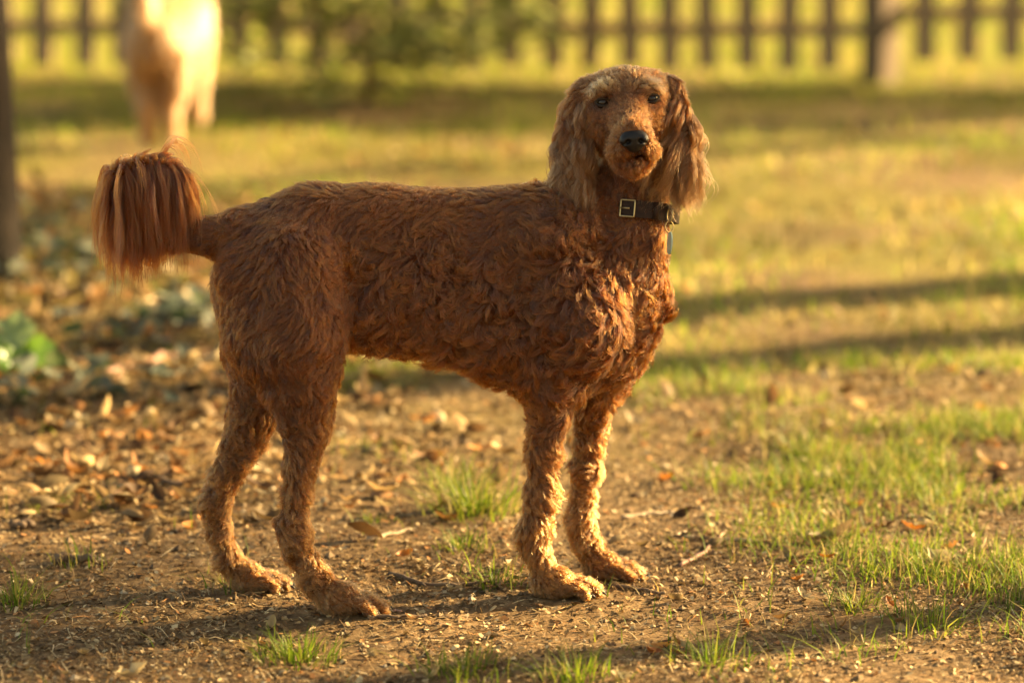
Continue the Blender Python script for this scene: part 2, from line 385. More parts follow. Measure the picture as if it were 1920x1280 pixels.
# trees outside the picture on the sunny side; their trunks lay the long shadows over the lawn
def up_sun(pt, d): return (pt[0] + math.cos(SUN_AZ) * d, pt[1] + math.sin(SUN_AZ) * d)
TREES_SUN = [(G(960, 1240), 2.6, 0.065), (G(1750, 545), 4.0, 0.17), (G(1750, 640), 5.2, 0.14)]
for i, (pt, d, r) in enumerate(TREES_SUN):
    x, y = up_sun(pt, d)
    tree('lawn_tree', ('slender tree nearest the red dog on its sunny side', 'stout lawn tree throwing the far long shadow', 'slim lawn tree throwing the middle long shadow')[i], (x, y), 6.5, r, (0.0, 0.0), seed=20 + i, crown_h=(2.8, 6), nleaf=2200, group='trees on the sunny side of the lawn')

q = up_sun(P(1080, 450, .06), 7.4); q = (q[0] + math.sin(SUN_AZ) * 1.0, q[1] - math.cos(SUN_AZ) * 1.0)
tree('lawn_tree', 'broad leafy tree standing further off on the sunny side', q, 5.6, .14, (0, 0), seed=31, crown_h=(2.55, 5), crown_r=2.3, nleaf=14000, leafsize=.12, group='trees on the sunny side of the lawn')

q = up_sun((bt[0], bt[1]), 9.2); q = (q[0] - math.sin(SUN_AZ) * 1.3, q[1] + math.cos(SUN_AZ) * 1.3)
tree('lawn_tree', 'round headed tree standing by the fence on the sunny side', q, 5.4, .11, (0, 0), seed=44, crown_h=(3.0, 5), crown_r=2.2, nleaf=12000, leafsize=.12, group='trees on the sunny side of the lawn')

# young evergreen behind the dog, in front of the fence
def shrub():
    b = G(690, 192); root = empty('evergreen_shrub', (b[0], b[1], 0))
    root.scale = (1.85, 1.0, .95); tag(root, 'soft grey green young evergreen shrub in front of the picket fence', 'shrub')
    rg = np.random.default_rng(5)
    o = MB(); o.tube([(0, 0, -.03), (0.01, 0, .3), (0, .01, .75), (0, 0, 1.1)], [.011, .010, .008, .003], 8); o.build('trunk', M['twig'], root)
    tips = []; V = []; 
    for i in range(40):
        z = rg.uniform(.03, 1.05); az = rg.uniform(0, 6.28); L = (0.62 - 0.3 * z) * rg.uniform(.5, 1.1)
        d = np.array([math.cos(az), math.sin(az), rg.uniform(.1, .55)]); p0 = np.array([0, 0, z]); p1 = p0 + d * L
        b_ = MB(); b_.tube([p0, (p0 + p1) / 2 + [0, 0, .015], p1], [.006, .004, .002], 5); b_.build('branch', M['twig_pale'], root)
        for q in np.linspace(.15, 1.05, 30): tips.append(p0 + (p1 - p0) * q + rg.normal(0, .02, 3))
    t = np.repeat(np.array(tips), 3, 0) + rg.normal(0, .025, (len(tips) * 3, 3))
    t[:, 2] = np.maximum(t[:, 2], 0.03)
    build_leaf_cloud('needles', t, 0.045, rg, M['blade'], root, [(0.20, 0.23, 0.06), (0.33, 0.35, 0.12), (0.42, 0.40, 0.16), (0.13, 0.15, 0.035)])
shrub()

# ------------------------------------------------------------------ bodies: smooth-blended volumes turned into one continuous mesh
class Cone:
    def __init__(s, a, b, ra, rb): s.a, s.b, s.ra, s.rb = np.array(a, float), np.array(b, float), ra, rb; r = max(ra, rb); s.lo = np.minimum(s.a, s.b) - r; s.hi = np.maximum(s.a, s.b) + r
    def d(s, p):
        ab = s.b - s.a; t = np.clip(((p - s.a) @ ab) / (ab @ ab), 0, 1)
        return np.linalg.norm(p - s.a - t[..., None] * ab, axis=-1) - (s.ra + (s.rb - s.ra) * t)
class Ell:
    def __init__(s, c, r, ax=None):
        s.c = np.array(c, float); s.r = np.array(r, float); s.ax = np.eye(3) if ax is None else np.array(ax)   # rows = axes
        s.lo = s.c - max(r); s.hi = s.c + max(r)
    def d(s, p):
        q = ((p - s.c) @ s.ax.T); k0 = np.linalg.norm(q / s.r, axis=-1); k1 = np.linalg.norm(q / s.r ** 2, axis=-1)
        return k0 * (k0 - 1) / np.maximum(k1, 1e-6)
class Loft:
    """stations along X: x, centre y, centre z, ry, rz"""
    def __init__(s, st): s.st = np.array(st, float); m = s.st[:, 3:].max(); s.lo = np.array([s.st[0, 0], (s.st[:, 1] - s.st[:, 3]).min(), (s.st[:, 2] - s.st[:, 4]).min()]); s.hi = np.array([s.st[-1, 0], (s.st[:, 1] + s.st[:, 3]).max(), (s.st[:, 2] + s.st[:, 4]).max()])
    def d(s, p):
        x = p[..., 0]; f = lambda k: np.interp(x, s.st[:, 0], s.st[:, k])
        yc, zc, ry, rz = f(1), f(2), f(3), f(4)
        a = np.abs((p[..., 1] - yc) / ry); b = np.abs((p[..., 2] - zc) / rz)
        q = (a ** 2.25 + b ** 2.25) ** (1 / 2.25)
        d = (q - 1) * np.minimum(ry, rz)
        e = np.maximum(np.maximum(s.st[0, 0] - x, x - s.st[-1, 0]), 0)
        return d + e
def smin(a, b, k):
    h = np.maximum(k - np.abs(a - b), 0) / k
    return np.minimum(a, b) - h * h * k * 0.25
class Body:
    def __init__(s): s.pr = []                     # (shape, blend, params)
    def add(s, sh, k=0.02, **par): s.pr.append((sh, k, par))
    def cut(s, sh, k=0.006): s.pr.append((sh, -k, None))
    def chain(s, pts, k=0.02, **par):
        for (a, ra), (b, rb) in zip(pts[:-1], pts[1:]):
            q = dict(par)
            if 'flow' not in q: q['flow'] = np.array(b) - np.array(a)
            s.add(Cone(a, b, ra, rb), k, **q)
    def mesh(s, h):
        pos = [q for q in s.pr if q[1] > 0]
        lo = np.min([q[0].lo for q in pos], 0) - 4 * h; hi = np.max([q[0].hi for q in pos], 0) + 4 * h
        n = np.ceil((hi - lo) / h).astype(int) + 1
        D = np.full(n, 0.2, np.float64)
        ax = [lo[i] + h * np.arange(n[i]) for i in range(3)]
        for sh, k, par in s.pr:
            m = abs(k) + 3 * h
            i0 = np.clip(np.floor((sh.lo - m - lo) / h).astype(int), 0, n); i1 = np.clip(np.ceil((sh.hi + m - lo) / h).astype(int) + 1, 0, n)
            sl = tuple(slice(i0[i], i1[i]) for i in range(3))
            p = np.stack(np.meshgrid(*[ax[i][sl[i]] for i in range(3)], indexing='ij'), -1)
            d = sh.d(p)
            D[sl] = smin(D[sl], d, k) if k > 0 else -smin(-D[sl], d, -k)
        return surface_nets(D, lo, h)
    def fields(s, p, keys, tau=0.012):
        pos = [q for q in s.pr if q[1] > 0]
        d = np.stack([q[0].d(p) for q in pos], 1); w = np.exp(-np.clip((d - d.min(1, keepdims=True)) / tau, 0, 40)); w /= w.sum(1, keepdims=True)
        out = {}
        for k, dv in keys.items():
            vals = np.array([np.asarray(nrm(np.asarray(q[2][k], float)) if k == 'flow' else q[2].get(k, dv), float) for q in pos])
            out[k] = w @ vals
        return out
def surface_nets(D, lo, h):
    ins = D < 0; n = np.array(D.shape)
    c = [ins[i:n[0] - 1 + i, j:n[1] - 1 + j, k:n[2] - 1 + k] for i in (0, 1) for j in (0, 1) for k in (0, 1)]
    cnt = sum(a.astype(np.int8) for a in c); act = (cnt > 0) & (cnt < 8)
    cell = np.argwhere(act); vid = np.full(act.shape, -1, np.int64); vid[act] = np.arange(len(cell))
    off = np.array([[i, j, k] for i in (0, 1) for j in (0, 1) for k in (0, 1)])
    val = np.stack([D[tuple((cell + o).T)] for o in off], 1)
    acc = np.zeros((len(cell), 3)); m = np.zeros(len(cell))
    for a in range(8):
        for b in range(a + 1, 8):
            if np.abs(off[a] - off[b]).sum() != 1: continue
            x = (val[:, a] < 0) != (val[:, b] < 0)
            t = val[:, a] / np.where(x, val[:, a] - val[:, b], 1)
            acc[x] += off[a] + t[x, None] * (off[b] - off[a]); m[x] += 1
    V = lo + h * (cell + acc / m[:, None])
    Q = []
    for ax_ in range(3):
        u, v = (ax_ + 1) % 3, (ax_ + 2) % 3
        s0 = [slice(None)] * 3; s1 = [slice(None)] * 3; s0[ax_] = slice(0, -1); s1[ax_] = slice(1, None)
        a, b = ins[tuple(s0)], ins[tuple(s1)]
        e = np.argwhere(a != b); e = e[(e[:, u] > 0) & (e[:, v] > 0) & (e[:, u] < n[u] - 1) & (e[:, v] < n[v] - 1)]
        du = np.zeros(3, int); du[u] = 1; dv = np.zeros(3, int); dv[v] = 1
        q = np.stack([vid[tuple((e - du - dv).T)], vid[tuple((e - dv).T)], vid[tuple(e.T)], vid[tuple((e - du).T)]], 1)
        flip = ~a[tuple(e.T)]; q[flip] = q[flip][:, ::-1]; Q.append(q)
    Q = np.concatenate(Q); return V, Q[(Q >= 0).all(1)]
def vert_normals(V, Q):
    fn = np.cross(V[Q[:, 2]] - V[Q[:, 0]], V[Q[:, 3]] - V[Q[:, 1]]); Nn = np.zeros_like(V)
    for k in range(4): np.add.at(Nn, Q[:, k], fn)
    return nrm(Nn), fn
def sample_surface(V, Q, Nv, n, rg, weight=None):
    fn = np.cross(V[Q[:, 2]] - V[Q[:, 0]], V[Q[:, 3]] - V[Q[:, 1]]); ar = np.linalg.norm(fn, axis=1)
    if weight is not None: ar = ar * weight[Q].mean(1)
    f = rg.choice(len(Q), n, p=ar / ar.sum()); u, v = rg.random((2, n, 1))
    q = Q[f]; B = [(1 - u) * (1 - v), u * (1 - v), u * v, (1 - u) * v]
    return sum(b * V[q[:, k]] for k, b in enumerate(B)), nrm(sum(b * Nv[q[:, k]] for k, b in enumerate(B)))

# ------------------------------------------------------------------ fur
def hair_object(name, pts, radius, tint, mat, parent, tipr=0.25):
    """pts (n,k,3) strands; radius (n,); tint (n,3)"""
    n, k, _ = pts.shape
    cu = bpy.data.hair_curves.new(name); cu.add_curves([k] * n)
    cu.attributes['position'].data.foreach_set('vector', pts.astype(np.float32).ravel())
    prof = np.interp(np.linspace(0, 1, k), [0, 0.6, 1], [1, 0.8, tipr])
    ra = cu.attributes.new('radius', 'FLOAT', 'POINT'); ra.data.foreach_set('value', (radius[:, None] * prof).astype(np.float32).ravel())
    ta = cu.attributes.new('tint', 'FLOAT_COLOR', 'CURVE'); c4 = np.ones((n, 4), np.float32); c4[:, :3] = tint; ta.data.foreach_set('color', c4.ravel())
    cu.materials.append(mat)
    return link(bpy.data.objects.new(name, cu), parent)
def nearest_ids(roots, guides):
    kd = KDTree(len(guides))
    for i, g in enumerate(guides): kd.insert(g, i)
    kd.balance(); return np.array([kd.find(r)[1] for r in roots])
def grow(roots, nor, flow, L, lift, curl, rg, k=7, noise_amp=0.35, noise_scale=0.035, grav=0.0, wave=0.0, wavefreq=8.0, floor=None):
    """lay strands along the flow, lifted off the skin and curling sideways"""
    t = nrm(flow - nor * (flow * nor).sum(1, keepdims=True))
    nz = noise3(roots, noise_scale) + 0.5 * noise3(roots, noise_scale * 0.42, 5.0)
    t = nrm(t + (nz - nor * (nz * nor).sum(1, keepdims=True)) * noise_amp)
    b = np.cross(nor, t)
    lif = lift * (1 + 0.7 * noise3(roots, noise_scale * 0.8, 2.0)[:, 0]); kap = curl
    pts = [roots - nor * 0.001]; p = pts[0]; vel_g = np.zeros_like(roots); ph = rg.uniform(0, 6.28, len(roots))
    for i in range(1, k):
        s = (i - 0.5) / (k - 1)
        a = kap * s; el = lif * (1 - 1.25 * s)
        d = (t * np.cos(a)[:, None] + b * np.sin(a)[:, None]) * np.cos(el)[:, None] + nor * np.sin(el)[:, None]
        if grav: d = nrm(d + np.array([0, 0, -1.0]) * grav * s)
        if wave: d = d + (b * np.sin(ph + wavefreq * s)[:, None] + nor * np.cos(ph * 1.7 + wavefreq * s)[:, None]) * wave
        p = p + nrm(d) * (L / (k - 1))[:, None]; pts.append(p)
    return np.stack(pts, 1)
def clump_fur(roots, nor, fl, L, lift, curl, n_clump, rg, k=7, tight=0.75, jitter=0.0016, **kw):
    gi = rg.choice(len(roots), n_clump, replace=False)
    gL = L[gi] * rg.uniform(.75, 1.2, n_clump)
    G_ = grow(roots[gi], nor[gi], fl[gi], gL, lift[gi] * rg.uniform(.6, 1.5, n_clump), curl[gi] * ((noise3(roots[gi], .055, 21.0)[:, 0] + noise3(roots[gi], .024, 17.0)[:, 1] * .8) * 1.7 + .4 * rg.normal(0, 1, n_clump)), rg, k, **kw)
    ids = nearest_ids(roots, roots[gi])
    rel = G_[ids] - G_[ids][:, :1]
    sc = (L / np.maximum(L[gi][ids], 1e-4)) * rg.uniform(.7, 1.12, len(roots))
    rel = rel * sc[:, None, None]
    dp = roots - roots[gi][ids]; s = np.linspace(0, 1, k)[None, :, None]
    cen = roots[gi][ids]
    tg = tight * rg.uniform(.55, 1.0, n_clump)[ids][:, None, None]
    pts = cen[:, None] + rel + dp[:, None] * (1 - tg * s ** 1.2)
    pts = pts + np.cumsum(rg.normal(0, jitter, pts.shape), 1) * (s > 0)
    return pts, ids

# ------------------------------------------------------------------ the red-brown dog
def yc(x): return float(np.interp(x, [450, 1100], [-0.012, 0.085]))
def build_dog():
    rg = np.random.default_rng(11); B = Body()
    down = (0, 0, -1)
    body = dict(flow=(-0.75, 0, -0.65), length=0.028, lift=0.48, curl=2.6, wavy=1.0)
    st = []
    for (x, top, bot, hd) in [(404, 432, 480, 22), (425, 412, 560, 55), (470, 397, 625, 82), (540, 374, 645, 95), (600, 360, 650, 95), (680, 359, 655, 92),
                              (760, 362, 664, 96), (850, 370, 690, 106), (920, 364, 716, 112), (1000, 352, 728, 116), (1060, 345, 728, 114),
                              (1120, 355, 715, 104), (1175, 390, 680, 86), (1212, 440, 630, 60), (1232, 500, 580, 24)]:
        Y = yc(x); a = P(x, top, Y); b = P(x, bot, Y); st.append((a[0], Y, (a[2] + b[2]) / 2, hd * PX, (a[2] - b[2]) / 2))
    B.add(Loft(st), 0.03, **body)
    def ch(pts, k=0.022, **par): B.chain([(P(x, y, Y), r * PX) for (x, y, Y, r) in pts], k, **par)
    # back and rump: smoother coat
    ch([(1010, 425, yc(1010), 62), (860, 432, yc(860), 56), (700, 425, yc(700), 58), (580, 425, yc(580), 60), (480, 452, yc(480), 48)], 0.03, flow=(-1, 0, -.25), length=0.019, lift=0.3, curl=0.55, wavy=.25)
    hips = dict(flow=(-.25, 0, -1), length=0.017, lift=0.36, curl=0.9, wavy=.5)
    # hind legs
    YN, YF = PAWS[0][1], PAWS[1][1]
    hN = YN + 0.012
    ch([(545, 510, hN + .012, 92), (552, 630, hN - .004, 84), (564, 715, hN - .004, 62)], 0.03, **hips)
    ch([(470, 520, hN + .02, 62), (487, 630, hN + .01, 58), (535, 715, hN, 40)], 0.03, **hips)
    leg = dict(length=0.017, lift=0.55, curl=1.5, wavy=.7)
    ch([(564, 715, hN - .004, 62), (570, 765, hN, 49), (572, 812, hN, 38), (567, 865, hN, 29), (557, 930, hN, 22), (551, 985, hN, 27), (564, 1035, hN, 22), (592, 1085, hN, 22), (622, 1122, YN, 25)], 0.014, flow=(0.05, 0, -1), **leg)
    ch([(470, 540, YF - .005, 72), (490, 650, YF, 62), (487, 725, YF, 50)], 0.03, **hips)
    ch([(487, 725, YF, 50), (474, 775, YF, 41), (460, 820, YF, 34), (445, 855, YF, 28), (421, 900, YF, 24), (404, 940, YF, 24), (408, 985, YF, 20), (426, 1045, YF, 21), (448, 1080, YF, 21)], 0.014, flow=(0, 0, -1), **leg)
    # front legs and shoulders
    YA, YB = PAWS[2][1], PAWS[3][1]
    ch([(1040, 470, yc(1040) - .055, 70), (1090, 600, yc(1090) - .075, 74), (1040, 700, YA + .0, 62)], 0.035, **body)
    ch([(1120, 560, yc(1120) + .06, 70), (1150, 640, yc(1120) + .07, 60), (1122, 720, YB - .0, 48)], 0.035, **body)
    ch([(1155, 470, yc(1130) - .005, 62), (1178, 570, yc(1150), 58), (1150, 660, yc(1150), 52)], 0.03, **body)
    ch([(1036, 700, YA, 58), (1030, 760, YA, 39), (1022, 850, YA, 29), (1016, 930, YA, 24), (1006, 985, YA, 24), (1010, 1040, YA, 20), (1024, 1090, YA, 23), (1042, 1106, YA, 23)], 0.014, flow=(0, 0, -1), **leg)
    ch([(1122, 720, YB, 46), (1112, 790, YB, 29), (1098, 880, YB, 24), (1092, 970, YB, 22), (1100, 1015, YB, 21), (1117, 1058, YB, 20), (1130, 1072, YB, 20)], 0.014, flow=(0, 0, -1), **leg)
    paw = dict(flow=(1, 0, -.35), length=0.0085, lift=0.35, curl=.5, wavy=.1)
    claws = []
    for (cx, cy_, sc, tx) in ((655, 1150, 1.0, 1), (480, 1106, .92, 1), (1058, 1118, .98, 1), (1146, 1086, .92, 1)):
        g = G(cx, cy_); r = PX * sc
        B.add(Ell((g[0] - 8 * r, g[1], 17 * r), (38 * r, 30 * r, 19 * r)), 0.010, **paw)
        B.add(Ell((g[0] - 14 * r, g[1], 32 * r), (30 * r, 27 * r, 26 * r)), 0.012, **paw)
        for (tx_, ty_, tl) in ((0, -29, 36), (9, -10.5, 48), (9, 10.5, 48), (0, 29, 36)):
            k1 = np.array((g[0] + (tx_ + tl * .62) * r, g[1] + ty_ * 1.04 * r, 25 * r)); k2 = np.array((g[0] + (tx_ + tl * 1.08) * r, g[1] + ty_ * 1.06 * r, 11.5 * r))
            B.add(Cone((g[0] + (tx_ - 4) * r, g[1] + ty_ * .8 * r, 27 * r), k1, 10.5 * r, 10.5 * r), 0.002, **paw); B.add(Cone(k1, k2, 10.5 * r, 11 * r), 0.002, **paw)
            claws.append((k2 + np.array([7, 0, -1]) * r, r))
    # carpal pads and hock points
    ch([(985, 1000, YA, 15), (988, 1025, YA, 10)], .012, flow=(-.5, 0, -1), length=.02, lift=.6, curl=1)
    ch([(1078, 985, YB, 13), (1082, 1008, YB, 9)], .012, flow=(-.5, 0, -1), length=.02, lift=.6, curl=1)
    ch([(527, 985, hN, 14), (540, 1010, hN, 10)], .014, flow=(-.3, 0, -1), **leg)
    # neck
    nk = dict(flow=(-.1, -.25, -1), length=0.022, lift=0.45, curl=1.2, wavy=.8)
    ch([(1183, 285, 0.088, 60), (1182, 370, 0.080, 60), (1172, 440, 0.078, 76), (1140, 520, yc(1120), 92)], 0.03, **nk)
    ch([(1120, 360, 0.10, 58), (1070, 430, yc(1060), 80), (1040, 470, yc(1040), 80)], 0.03, flow=(-.5, 0, -1), length=.024, lift=.45, curl=1.3, wavy=.8)
    # head in its own frame: r right, u up, f towards the muzzle
    e0 = P(1176, 189, 0.005)
    f = nrm(np.array([0.035, -0.99, 0.10])); up = nrm(np.array([-0.075, 0, 1.0])); r = nrm(np.cross(-f, up)); r = -r if r[0] < 0 else r; u = nrm(np.cross(r, -f)); u = -u if u[2] < 0 else u
    AX = np.stack([r, u, f])
    H = lambda a, b, c: e0 + (r * a + u * b + f * c) * PX
    hd = lambda fl, ln=.010, li=.35, cu=.5: dict(flow=r * fl[0] + u * fl[1] + f * fl[2], length=ln, lift=li, curl=cu, wavy=.15)
    def hell(c, rad, k=.014, **q): B.add(Ell(H(*c), np.array(rad) * PX, AX), k, **q)
    hell((0, -3, -66), (60, 59, 78), .02, **hd((0, .35, -1), .013, .4, .7))
    hell((0, 26, -38), (42, 28, 40), .02, **hd((0, .6, -1), .012))
    for s in (-1, 1):
        hell((s * 37, 20, -5), (26, 14, 19), .012, **hd((s * .7, -.2, .5), .013, .75))
        hell((s * 42, -38, -48), (30, 38, 46), .022, **hd((s * .4, -1, -.6), .013, .4))
        hell((s * 23, -88, 58), (20, 22, 36), .014, **hd((s * .7, -1, .1), .019, .75, 1.0))
        hell((s * 54, 16, -66), (18, 26, 30), .03, **hd((s * .6, -.8, -.4), .016, .4))
    B.add(Cone(H(0, -22, -22), H(0, -56, 88), 44 * PX, 25 * PX), .02, **hd((0, .35, -1), .010, .35, .4))
    hell((0, -66, 84), (29, 24, 24), .012, **hd((0, .4, -1), .006, .2, .2))
    hell((0, -106, 50), (28, 15, 33), .012, **hd((0, -1, .45), .020, .8, 1.1))
    B.add(Cone(H(0, -78, -50), H(0, -108, 44), 50 * PX, 24 * PX), .02, **hd((0, -1, -.3), .013, .4))
    for s in (-1, 1): B.cut(Ell(H(s * 44, 1, 2), np.array([15.5, 9.5, 17]) * PX, AX), .008)
    B.cut(Ell(H(0, -99, 90), np.array([34, 2.0, 20]) * PX, AX), .006)
    # ears: hanging flaps
    def ear(s):
        if s < 0: pts = [(1106, 160, .062, 20), (1082, 215, .055, 25), (1074, 290, .048, 25), (1084, 350, .042, 19)]
        else: pts = [(1252, 152, .068, 19), (1270, 205, .060, 21), (1278, 280, .054, 21), (1274, 340, .050, 16)]
        q = [(P(x, y, Y), rr * PX) for (x, y, Y, rr) in pts]
        for (a, ra), (b, rb) in zip(q[:-1], q[1:]):
            ax = nrm(b - a); n_ = nrm(np.cross(ax, np.array([.9, .35 * -s, 0]))); w_ = np.cross(n_, ax)
            B.add(Ell((a + b) / 2, (np.linalg.norm(b - a) * .72, max(ra, rb) * 1.15, 0.011), np.stack([ax, w_, n_])), .012, flow=ax, length=.016, lift=.3, curl=.6, wavy=.4, ear=1.0)
        return q
    earL, earR = ear(-1), ear(1)
    # tail bone: out behind, then curling up and over
    TAIL = [(452, 436, 34), (395, 443, 28), (335, 443, 22), (275, 434, 17), (228, 404, 13), (210, 358, 11), (226, 325, 10), (262, 309, 9), (305, 307, 8), (335, 322, 6)]
    tp = [(P(x, y, -0.02 - 0.012 * (i > 3)), rr * PX) for i, (x, y, rr) in enumerate(TAIL)]
    B.chain(tp, 0.02, length=.018, lift=.35, curl=.8, wavy=.4)
    V, Q = B.mesh(0.0042)
    wv = B.fields(V, dict(flow=None, wavy=.5))['wavy']; Nv, _ = vert_normals(V, Q)
    sta = np.array(st); zt = (V[:, 2] - np.interp(V[:, 0], sta[:, 0], sta[:, 2])) / np.interp(V[:, 0], sta[:, 0], sta[:, 4])
    wv = wv * (1 - .85 * np.clip((zt - .1) / .45, 0, 1) * (V[:, 0] < P(1010, 400, .08)[0]))
    wq = V + .02 * noise3(V, .06, 8.8)
    V = V + Nv * (wv * ((.45 - np.abs(noise3(wq, .046, 3.7)[:, 0]) * 2.2) * .0040 + (.4 - np.abs(noise3(wq, .022, 6.1)[:, 1]) * 2) * .0022) - wv * .001)[:, None]
    V[:, 2] = np.maximum(V[:, 2], 0.0005)
    root = empty('red_dog', (float(P(820, 1120, 0)[0]), 0.03, 0)); off = np.array(root.location)
    tag(root, 'curly red brown dog standing side on with its head turned to face us', 'dog')
    Nv, _ = vert_normals(V, Q)
    bo = mesh_np('body', V - off, Q, M['skin'], root)
    # ---- coat
    keys = dict(flow=None, length=.02, lift=.4, curl=1.0, wavy=.5, ear=0.0)
    headc = H(0, -20, 0)
    w = 1.0 + 1.6 * np.clip(1.3 - np.linalg.norm(V - headc, axis=1) / 0.11, 0, 1)
    low = np.clip(1.25 - V[:, 2] / .30, 0, 1); w = w * (1 + .5 * low)
    roots, nor = sample_surface(V, Q, Nv, 300000, rg, w)
    # bare places: eyes, nose leather, under the collar
    keep = np.ones(len(roots), bool)
    for s in (-1, 1):
        q = (roots - H(s * 44, 0, 4)) @ AX.T / (np.array([16, 8.8, 30]) * PX); keep &= (q ** 2).sum(1) > 1
    q = (roots - H(0, -70, 108)) @ AX.T / (np.array([25, 20, 22]) * PX); keep &= (q ** 2).sum(1) > 1
    cc, ca, cr = collar_frame()
    hgt = (roots - cc) @ ca; rad = np.linalg.norm((roots - cc) - hgt[:, None] * ca, axis=1)
    keep &= ~((np.abs(hgt) < 0.010) & (rad < 0.063))
    keep &= roots[:, 2] > 0.003
    roots, nor = roots[keep], nor[keep]; hgt = hgt[keep]; rad = rad[keep]
    fd = B.fields(roots, keys)
    sta = np.array(st); zc_ = np.interp(roots[:, 0], sta[:, 0], sta[:, 2]); rz_ = np.interp(roots[:, 0], sta[:, 0], sta[:, 4])
    xa, xb = P(540, 450, 0)[0], P(640, 450, 0)[0]; xn = P(1010, 400, .08)[0]
    sm = np.maximum(np.clip(((roots[:, 2] - zc_) / rz_ - .38) / .42, 0, 1) * np.clip((xn - roots[:, 0]) / .05 + 1, 0, 1), np.clip((xb - roots[:, 0]) / (xb - xa), 0, 1) * np.clip((roots[:, 2] - .33) / .1, 0, 1))
    for k_, v_ in (('length', .019), ('lift', .32), ('curl', .55)): fd[k_] = fd[k_] * (1 - sm) + v_ * sm
    L = fd['length'] * rg.uniform(.75, 1.15, len(roots))
    near_c = (np.abs(hgt) < .035) & (rad < .11); L = np.where(near_c, L * np.clip(.35 + (np.abs(hgt) - .012) / .03, .35, 1), L)
    # tail plume grows separately: keep the bone's own coat short past the root
    isb = noise3(roots, 0.09, 4.0)[:, 0]
    curl = fd['curl'] * (1 + .5 * isb)
    pts, ids = clump_fur(roots, nor, fd['flow'], L, fd['lift'], curl, 19000, rg, 9, tight=.84, jitter=.0005, noise_amp=.95, noise_scale=.040)
    pts[..., 2] = np.maximum(pts[..., 2], 0.001)
    base = np.array([0.090, 0.0215, 0.0034])
    # colouring: paler crown, brows and lower legs, darker wrist of the flank
    v = 1 + .22 * rg.normal(0, 1, 19000)[ids].clip(-2, 2) * 1.2 + .12 * rg.normal(0, 1, len(roots)) + .22 * noise3(roots, .12, 7.0)[:, 1]
    col = base * v[:, None]
    lowl = np.clip(1 - (roots[:, 2] - .02) / .30, 0, 1)[:, None]; col = col * (1 - lowl * .8) + np.array([.19, .068, .019]) * v[:, None] * lowl * .8
    ql = (roots - headc) @ AX.T / PX
    ishead = np.linalg.norm(roots - H(0, -20, -10), axis=1) < .125
    crown = np.clip((ql[:, 1] - 5) / 50, 0, 1) * ishead
    col = col * (1 - .55 * crown[:, None]) + np.array([.17, .062, .02]) * v[:, None] * .55 * crown[:, None]
    for s in (-1, 1):
        br = np.exp(-(((roots - H(s * 40, 27, 4)) @ AX.T / (np.array([24, 9, 40]) * PX)) ** 2).sum(1)); br = br[:, None] * .85
        col = col * (1 - br) + np.array([.34, .16, .06]) * br
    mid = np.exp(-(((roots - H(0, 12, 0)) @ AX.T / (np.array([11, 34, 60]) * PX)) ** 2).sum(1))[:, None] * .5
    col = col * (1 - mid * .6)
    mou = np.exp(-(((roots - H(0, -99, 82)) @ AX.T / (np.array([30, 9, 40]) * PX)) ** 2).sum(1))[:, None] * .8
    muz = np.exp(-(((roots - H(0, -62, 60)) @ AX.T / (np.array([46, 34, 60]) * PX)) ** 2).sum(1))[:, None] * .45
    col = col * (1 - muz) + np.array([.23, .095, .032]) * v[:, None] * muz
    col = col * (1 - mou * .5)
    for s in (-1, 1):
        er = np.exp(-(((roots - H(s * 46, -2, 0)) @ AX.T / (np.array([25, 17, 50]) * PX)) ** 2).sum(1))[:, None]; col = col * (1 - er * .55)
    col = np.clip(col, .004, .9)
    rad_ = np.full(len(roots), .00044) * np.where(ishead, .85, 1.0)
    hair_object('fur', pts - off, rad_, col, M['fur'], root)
    # ---- ear feathering
    for s, q in ((-1, earL), (1, earR)):
        n = 6500; tt = rg.random(n) ** .9 * 2.7; i = np.minimum(tt.astype(int), len(q) - 2); fr = (tt - i)[:, None].clip(0, 1)
        A = np.array([x[0] for x in q]); R_ = np.array([x[1] for x in q])
        c = A[i] * (1 - fr) + A[i + 1] * fr; rr = (R_[i] * (1 - fr[:, 0]) + R_[i + 1] * fr[:, 0])
        out = nrm(np.array([.75 * s, -.75, 0.1])); side = nrm(np.array([.75, .75 * s, 0]))
        w_ = rg.uniform(-1, 1, n); rt = c + side * (w_ * rr)[:, None] + out * (.010 * np.sqrt(1 - w_ ** 2 * .9))[:, None]
        nn = nrm(out + side * (w_ * .8)[:, None])
        bot = P(1100 if s < 0 else 1290, 405 if s < 0 else 390, .05)[2]
        Ls = np.clip((rt[:, 2] - bot) * rg.uniform(.8, 1.06, n) * 1.12, .03, .16)
        fl = np.tile(np.array([0.0, 0, -1.0]), (n, 1)) + side * (w_ * .05)[:, None] + np.array([.16 * (-s), -.1, 0])
        p_, idd = clump_fur(rt, nn, fl, Ls, np.full(n, .24), np.full(n, .30), 120, rg, 18, tight=.78, jitter=.0006, noise_amp=.14, noise_scale=.04, grav=.5, wave=.78, wavefreq=12.5)
        cv = (1 + .16 * rg.normal(0, 1, 120) * 2.4)[idd].clip(.35, 2.2) + .1 * rg.normal(0, 1, n)
        cl = np.array([.095, .030, .009]) * cv[:, None]
        hair_object('ear_feathering', p_ - off, np.full(n, .00042), np.clip(cl, .004, .9), M['fur_long'], root)
    # ---- tail plume
    n = 15000; A = np.array([x[0] for x in tp]); tt = 1.9 + 7.1 * rg.random(n) ** .6; i = np.minimum(tt.astype(int), len(A) - 2); fr = (tt - i)[:, None]
    c = A[i] * (1 - fr) + A[i + 1] * fr; tan = nrm(A[i + 1] - A[i])
    rd = rg.normal(size=(n, 3)); rd[:, 1] *= 1.5; rd[:, 2] += .5; rd[:, 0] += .35; rd = nrm(rd - tan * (rd * tan).sum(1, keepdims=True))
    rt = c + rd * .006
